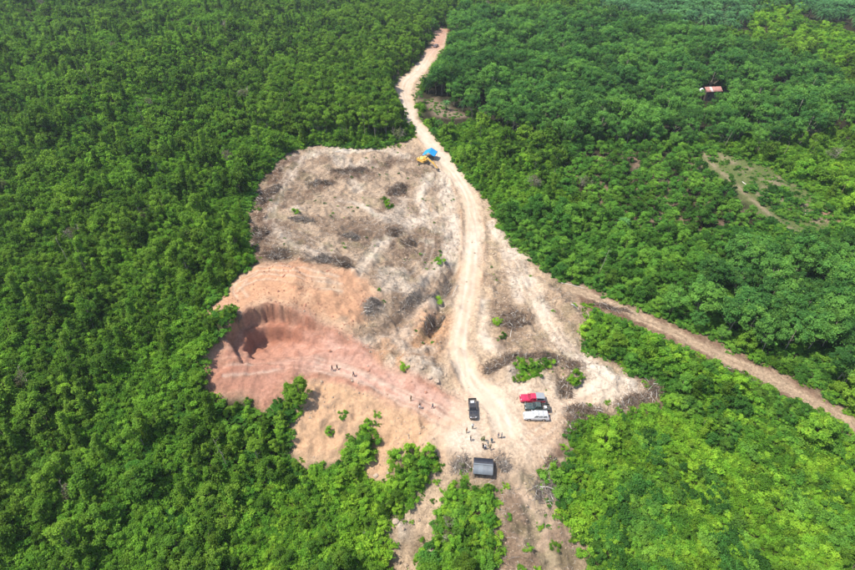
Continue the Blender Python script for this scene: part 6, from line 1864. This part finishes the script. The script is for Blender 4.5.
# named patches of green inside the clearing
def bush_thing(kind, px, q, s, label, cat='bush', name='bush', group='bushes standing in the clearing'):
    place_tree(kind, q, on(px, -0.1), s, rd_.random() * 6.28, name, label, cat, group)
for i, (xy, kind, s, lab) in enumerate((
    ((21.36, 94.69), 'bush', 0.62, 'low green bush at the left of the patch behind the parked vehicles'),
    ((23.14, 96.16), 'bush', 0.7, 'green bush at the top of the patch behind the parked vehicles'),
    ((24.65, 95.32), 'bush', 0.62, 'green bush in the middle of the patch behind the parked vehicles'),
    ((26.97, 96.84), 'bush', 0.55, 'green bush at the right of the patch behind the parked vehicles'),
    ((20.20, 92.51), 'bush', 0.45, 'small green bush nearest the red pickup'),
    ((21.92, 93.43), 'scrub', 0.9, 'low weed at the bottom left of the patch behind the parked vehicles'),
    ((23.57, 93.87), 'scrub', 1.0, 'low weed at the bottom middle of the patch behind the parked vehicles'),
    ((25.41, 94.27), 'scrub', 1.0, 'low weed at the lower right of the patch behind the parked vehicles'),
    ((28.32, 97.73), 'scrub', 0.9, 'low weed at the far right end of the patch behind the parked vehicles'),
    ((21.61, 96.76), 'scrub', 0.9, 'low weed at the upper left of the patch behind the parked vehicles'),
    ((34.03, 92.87), 'bush', 0.85, 'rounded bright bush beside the notch behind the parked vehicles'),
    ((32.95, 91.89), 'bush', 0.65, 'lower bright bush beside the notch behind the parked vehicles'),
    ((17.79, 112.31), 'bush', 0.6, 'green bush on the left of the big brown brushwood heap'),
    ((18.75, 106.92), 'bush', 0.45, 'small green bush below the big brown brushwood heap'),
    ((-12.72, 167.55), 'bush', 0.75, 'green bush beside the dark heap high on the cleared land'),
    ((-14.55, 170.58), 'bush', 0.5, 'smaller green bush beside the dark heap high on the cleared land'),
    ((-40.88, 156.49), 'bush', 0.6, 'small green bush on the left of the cleared land'),
    ((-20.99, 80.56), 'bush', 0.5, 'small round green bush alone on the sandy fill slope'),
    ((-18.45, 84.01), 'scrub', 0.7, 'thin upright weed high on the sandy fill slope'),
    ((-5.42, 95.41), 'scrub', 0.7, 'green weed at the left of the spoil heap'),
    ((3.67, 139.42), 'scrub', 0.9, 'green weed beside the road ditch'),
    ((2.56, 122.03), 'scrub', 0.8, 'green weed in the road ditch'),
    ((6.75, 71.05), 'bare', 0.6, 'dry leafless bush left of the shed'),
    ((-28.10, 86.73), 'forest', 1.0, 'dark tree casting a shadow at the top of the sandy fill slope'),
    ((-29.93, 87.46), 'forest', 0.8, 'dark tree left of the shadow on the sandy fill slope'),
    ((-11.85, 79.00), 'bush', 0.9, 'bush at the tip of the green tongue on the fill slope'),
    ((-13.07, 77.78), 'bush', 0.9, 'bush in the green tongue on the fill slope'),
    ((-14.26, 76.17), 'bush', 1.0, 'lower bush in the green tongue on the fill slope'),
    ((-15.89, 75.16), 'bush', 1.1, 'broad bright bush at the base of the green tongue, left one'),
    ((-12.56, 75.85), 'bush', 1.0, 'broad bright bush at the base of the green tongue, right one'),
    ((-12.79, 80.53), 'bush', 0.7, 'small bush just under the tip of the green tongue'),
    ((-3.20, 74.13), 'bush', 1.0, 'bright bush at the right end of the strip under the fill slope'),
    ((0.10, 73.87), 'bush', 0.8, 'bright bush beside the head of the gully'),
    ((-6.12, 74.11), 'bush', 1.0, 'bright bush between the sandy tongue and the gully head'),
    ((-44.71, 103.67), 'bare', 0.9, 'grey twiggy bush on the lip of the pit'),
    ((56.60, 185.79), 'bare', 1.6, 'grey leafless tree among the orchard rows'),
    ((83.75, 186.23), 'bare', 1.4, 'grey leafless tree at the right of the orchard rows'),
    ((21.50, 60.94), 'scrub', 0.5, 'green tuft in the middle of the grey slope below the shed'),
    ((23.88, 57.41), 'scrub', 0.6, 'green tuft low on the grey slope below the shed'),
    ((18.62, 56.68), 'scrub', 0.5, 'small tuft at the left of the grey slope below the shed'))):
    bush_thing(kind, xy, i % 3, s, lab, 'tree' if kind == 'forest' else 'bush', {'forest': 'forest_tree', 'scrub': 'weed', 'bare': 'leafless_bush'}.get(kind, 'bush'))
for i, (xy, kind, s, lab) in enumerate((
    ((82.29, 79.20), 'round', 1.25, 'dense round bright green tree by the branch track'),
    ((59.06, 81.21), 'round', 0.9, 'dense round tree at the top of the right scrub slope'),
    ((37.48, 77.52), 'round', 0.95, 'dense round tree right of the yard edge'),
    ((54.54, 86.74), 'round', 0.7, 'bright round tree below the spoil tip'),
    ((54.64, 96.36), 'round', 0.75, 'yellow-green round tree in the hedge beside the branch track'),
    ((66.08, 91.21), 'round', 0.7, 'yellow-green tree in the lower hedge beside the branch track'),
    ((138.94, 195.02), 'round', 1.5, 'broad round tree at the right of the far strip'),
    ((147.10, 183.10), 'round', 1.4, 'round fruit tree near the right edge beside the orange path'),
    ((148.38, 194.25), 'round', 1.3, 'round fruit tree above the orange path'),
    ((142.15, 168.99), 'round', 1.4, 'round fruit tree at the right edge below the orange path'))):
    place_tree(kind, i % 3, on(xy, -0.1), s, rd_.random() * 6.28, 'round_tree', lab, 'tree', 'dense round trees')
for i, (xy, s, lab) in enumerate((
    ((62.18, 157.39), 0.8, 'lone palm among the orchard trees right of the clearing'), ((17.18, 264.96), 0.9, 'lone palm by the grey patch right of the upper road'),
    ((8.73, 266.15), 0.8, 'small palm at the left of the grey patch by the upper road'))):
    place_tree('palm', i % 3, on(xy, -0.1), s, i * 2.0, 'oil_palm', lab, 'palm', 'lone palms')

# ---------------------------------------------------------------- humid air
def haze():
    me = bpy.data.meshes.new('haze')
    x0, x1, y0, y1, z0, z1 = -3600, 3600, -1000, 4900, float(Z.min()) - 1.0, 110.0
    bm = bmesh.new(); bx(bm, x0, x1, y0, y1, z0, z1)
    bmesh.ops.recalc_face_normals(bm, faces=bm.faces[:])
    bm.to_mesh(me); bm.free()
    m = bpy.data.materials.new('humid_air'); m.use_nodes = True
    nt = m.node_tree; nt.nodes.remove(nt.nodes['Principled BSDF'])
    v = nt.nodes.new('ShaderNodeVolumePrincipled')
    v.inputs['Color'].default_value = (0.82, 0.90, 1.0, 1)
    v.inputs['Density'].default_value = 0.00010
    v.inputs['Anisotropy'].default_value = 0.2
    nt.links.new(v.outputs[0], nt.nodes['Material Output'].inputs['Volume'])
    me.materials.append(m)
    tag(link(bpy.data.objects.new('haze', me)), kind='stuff')
haze()
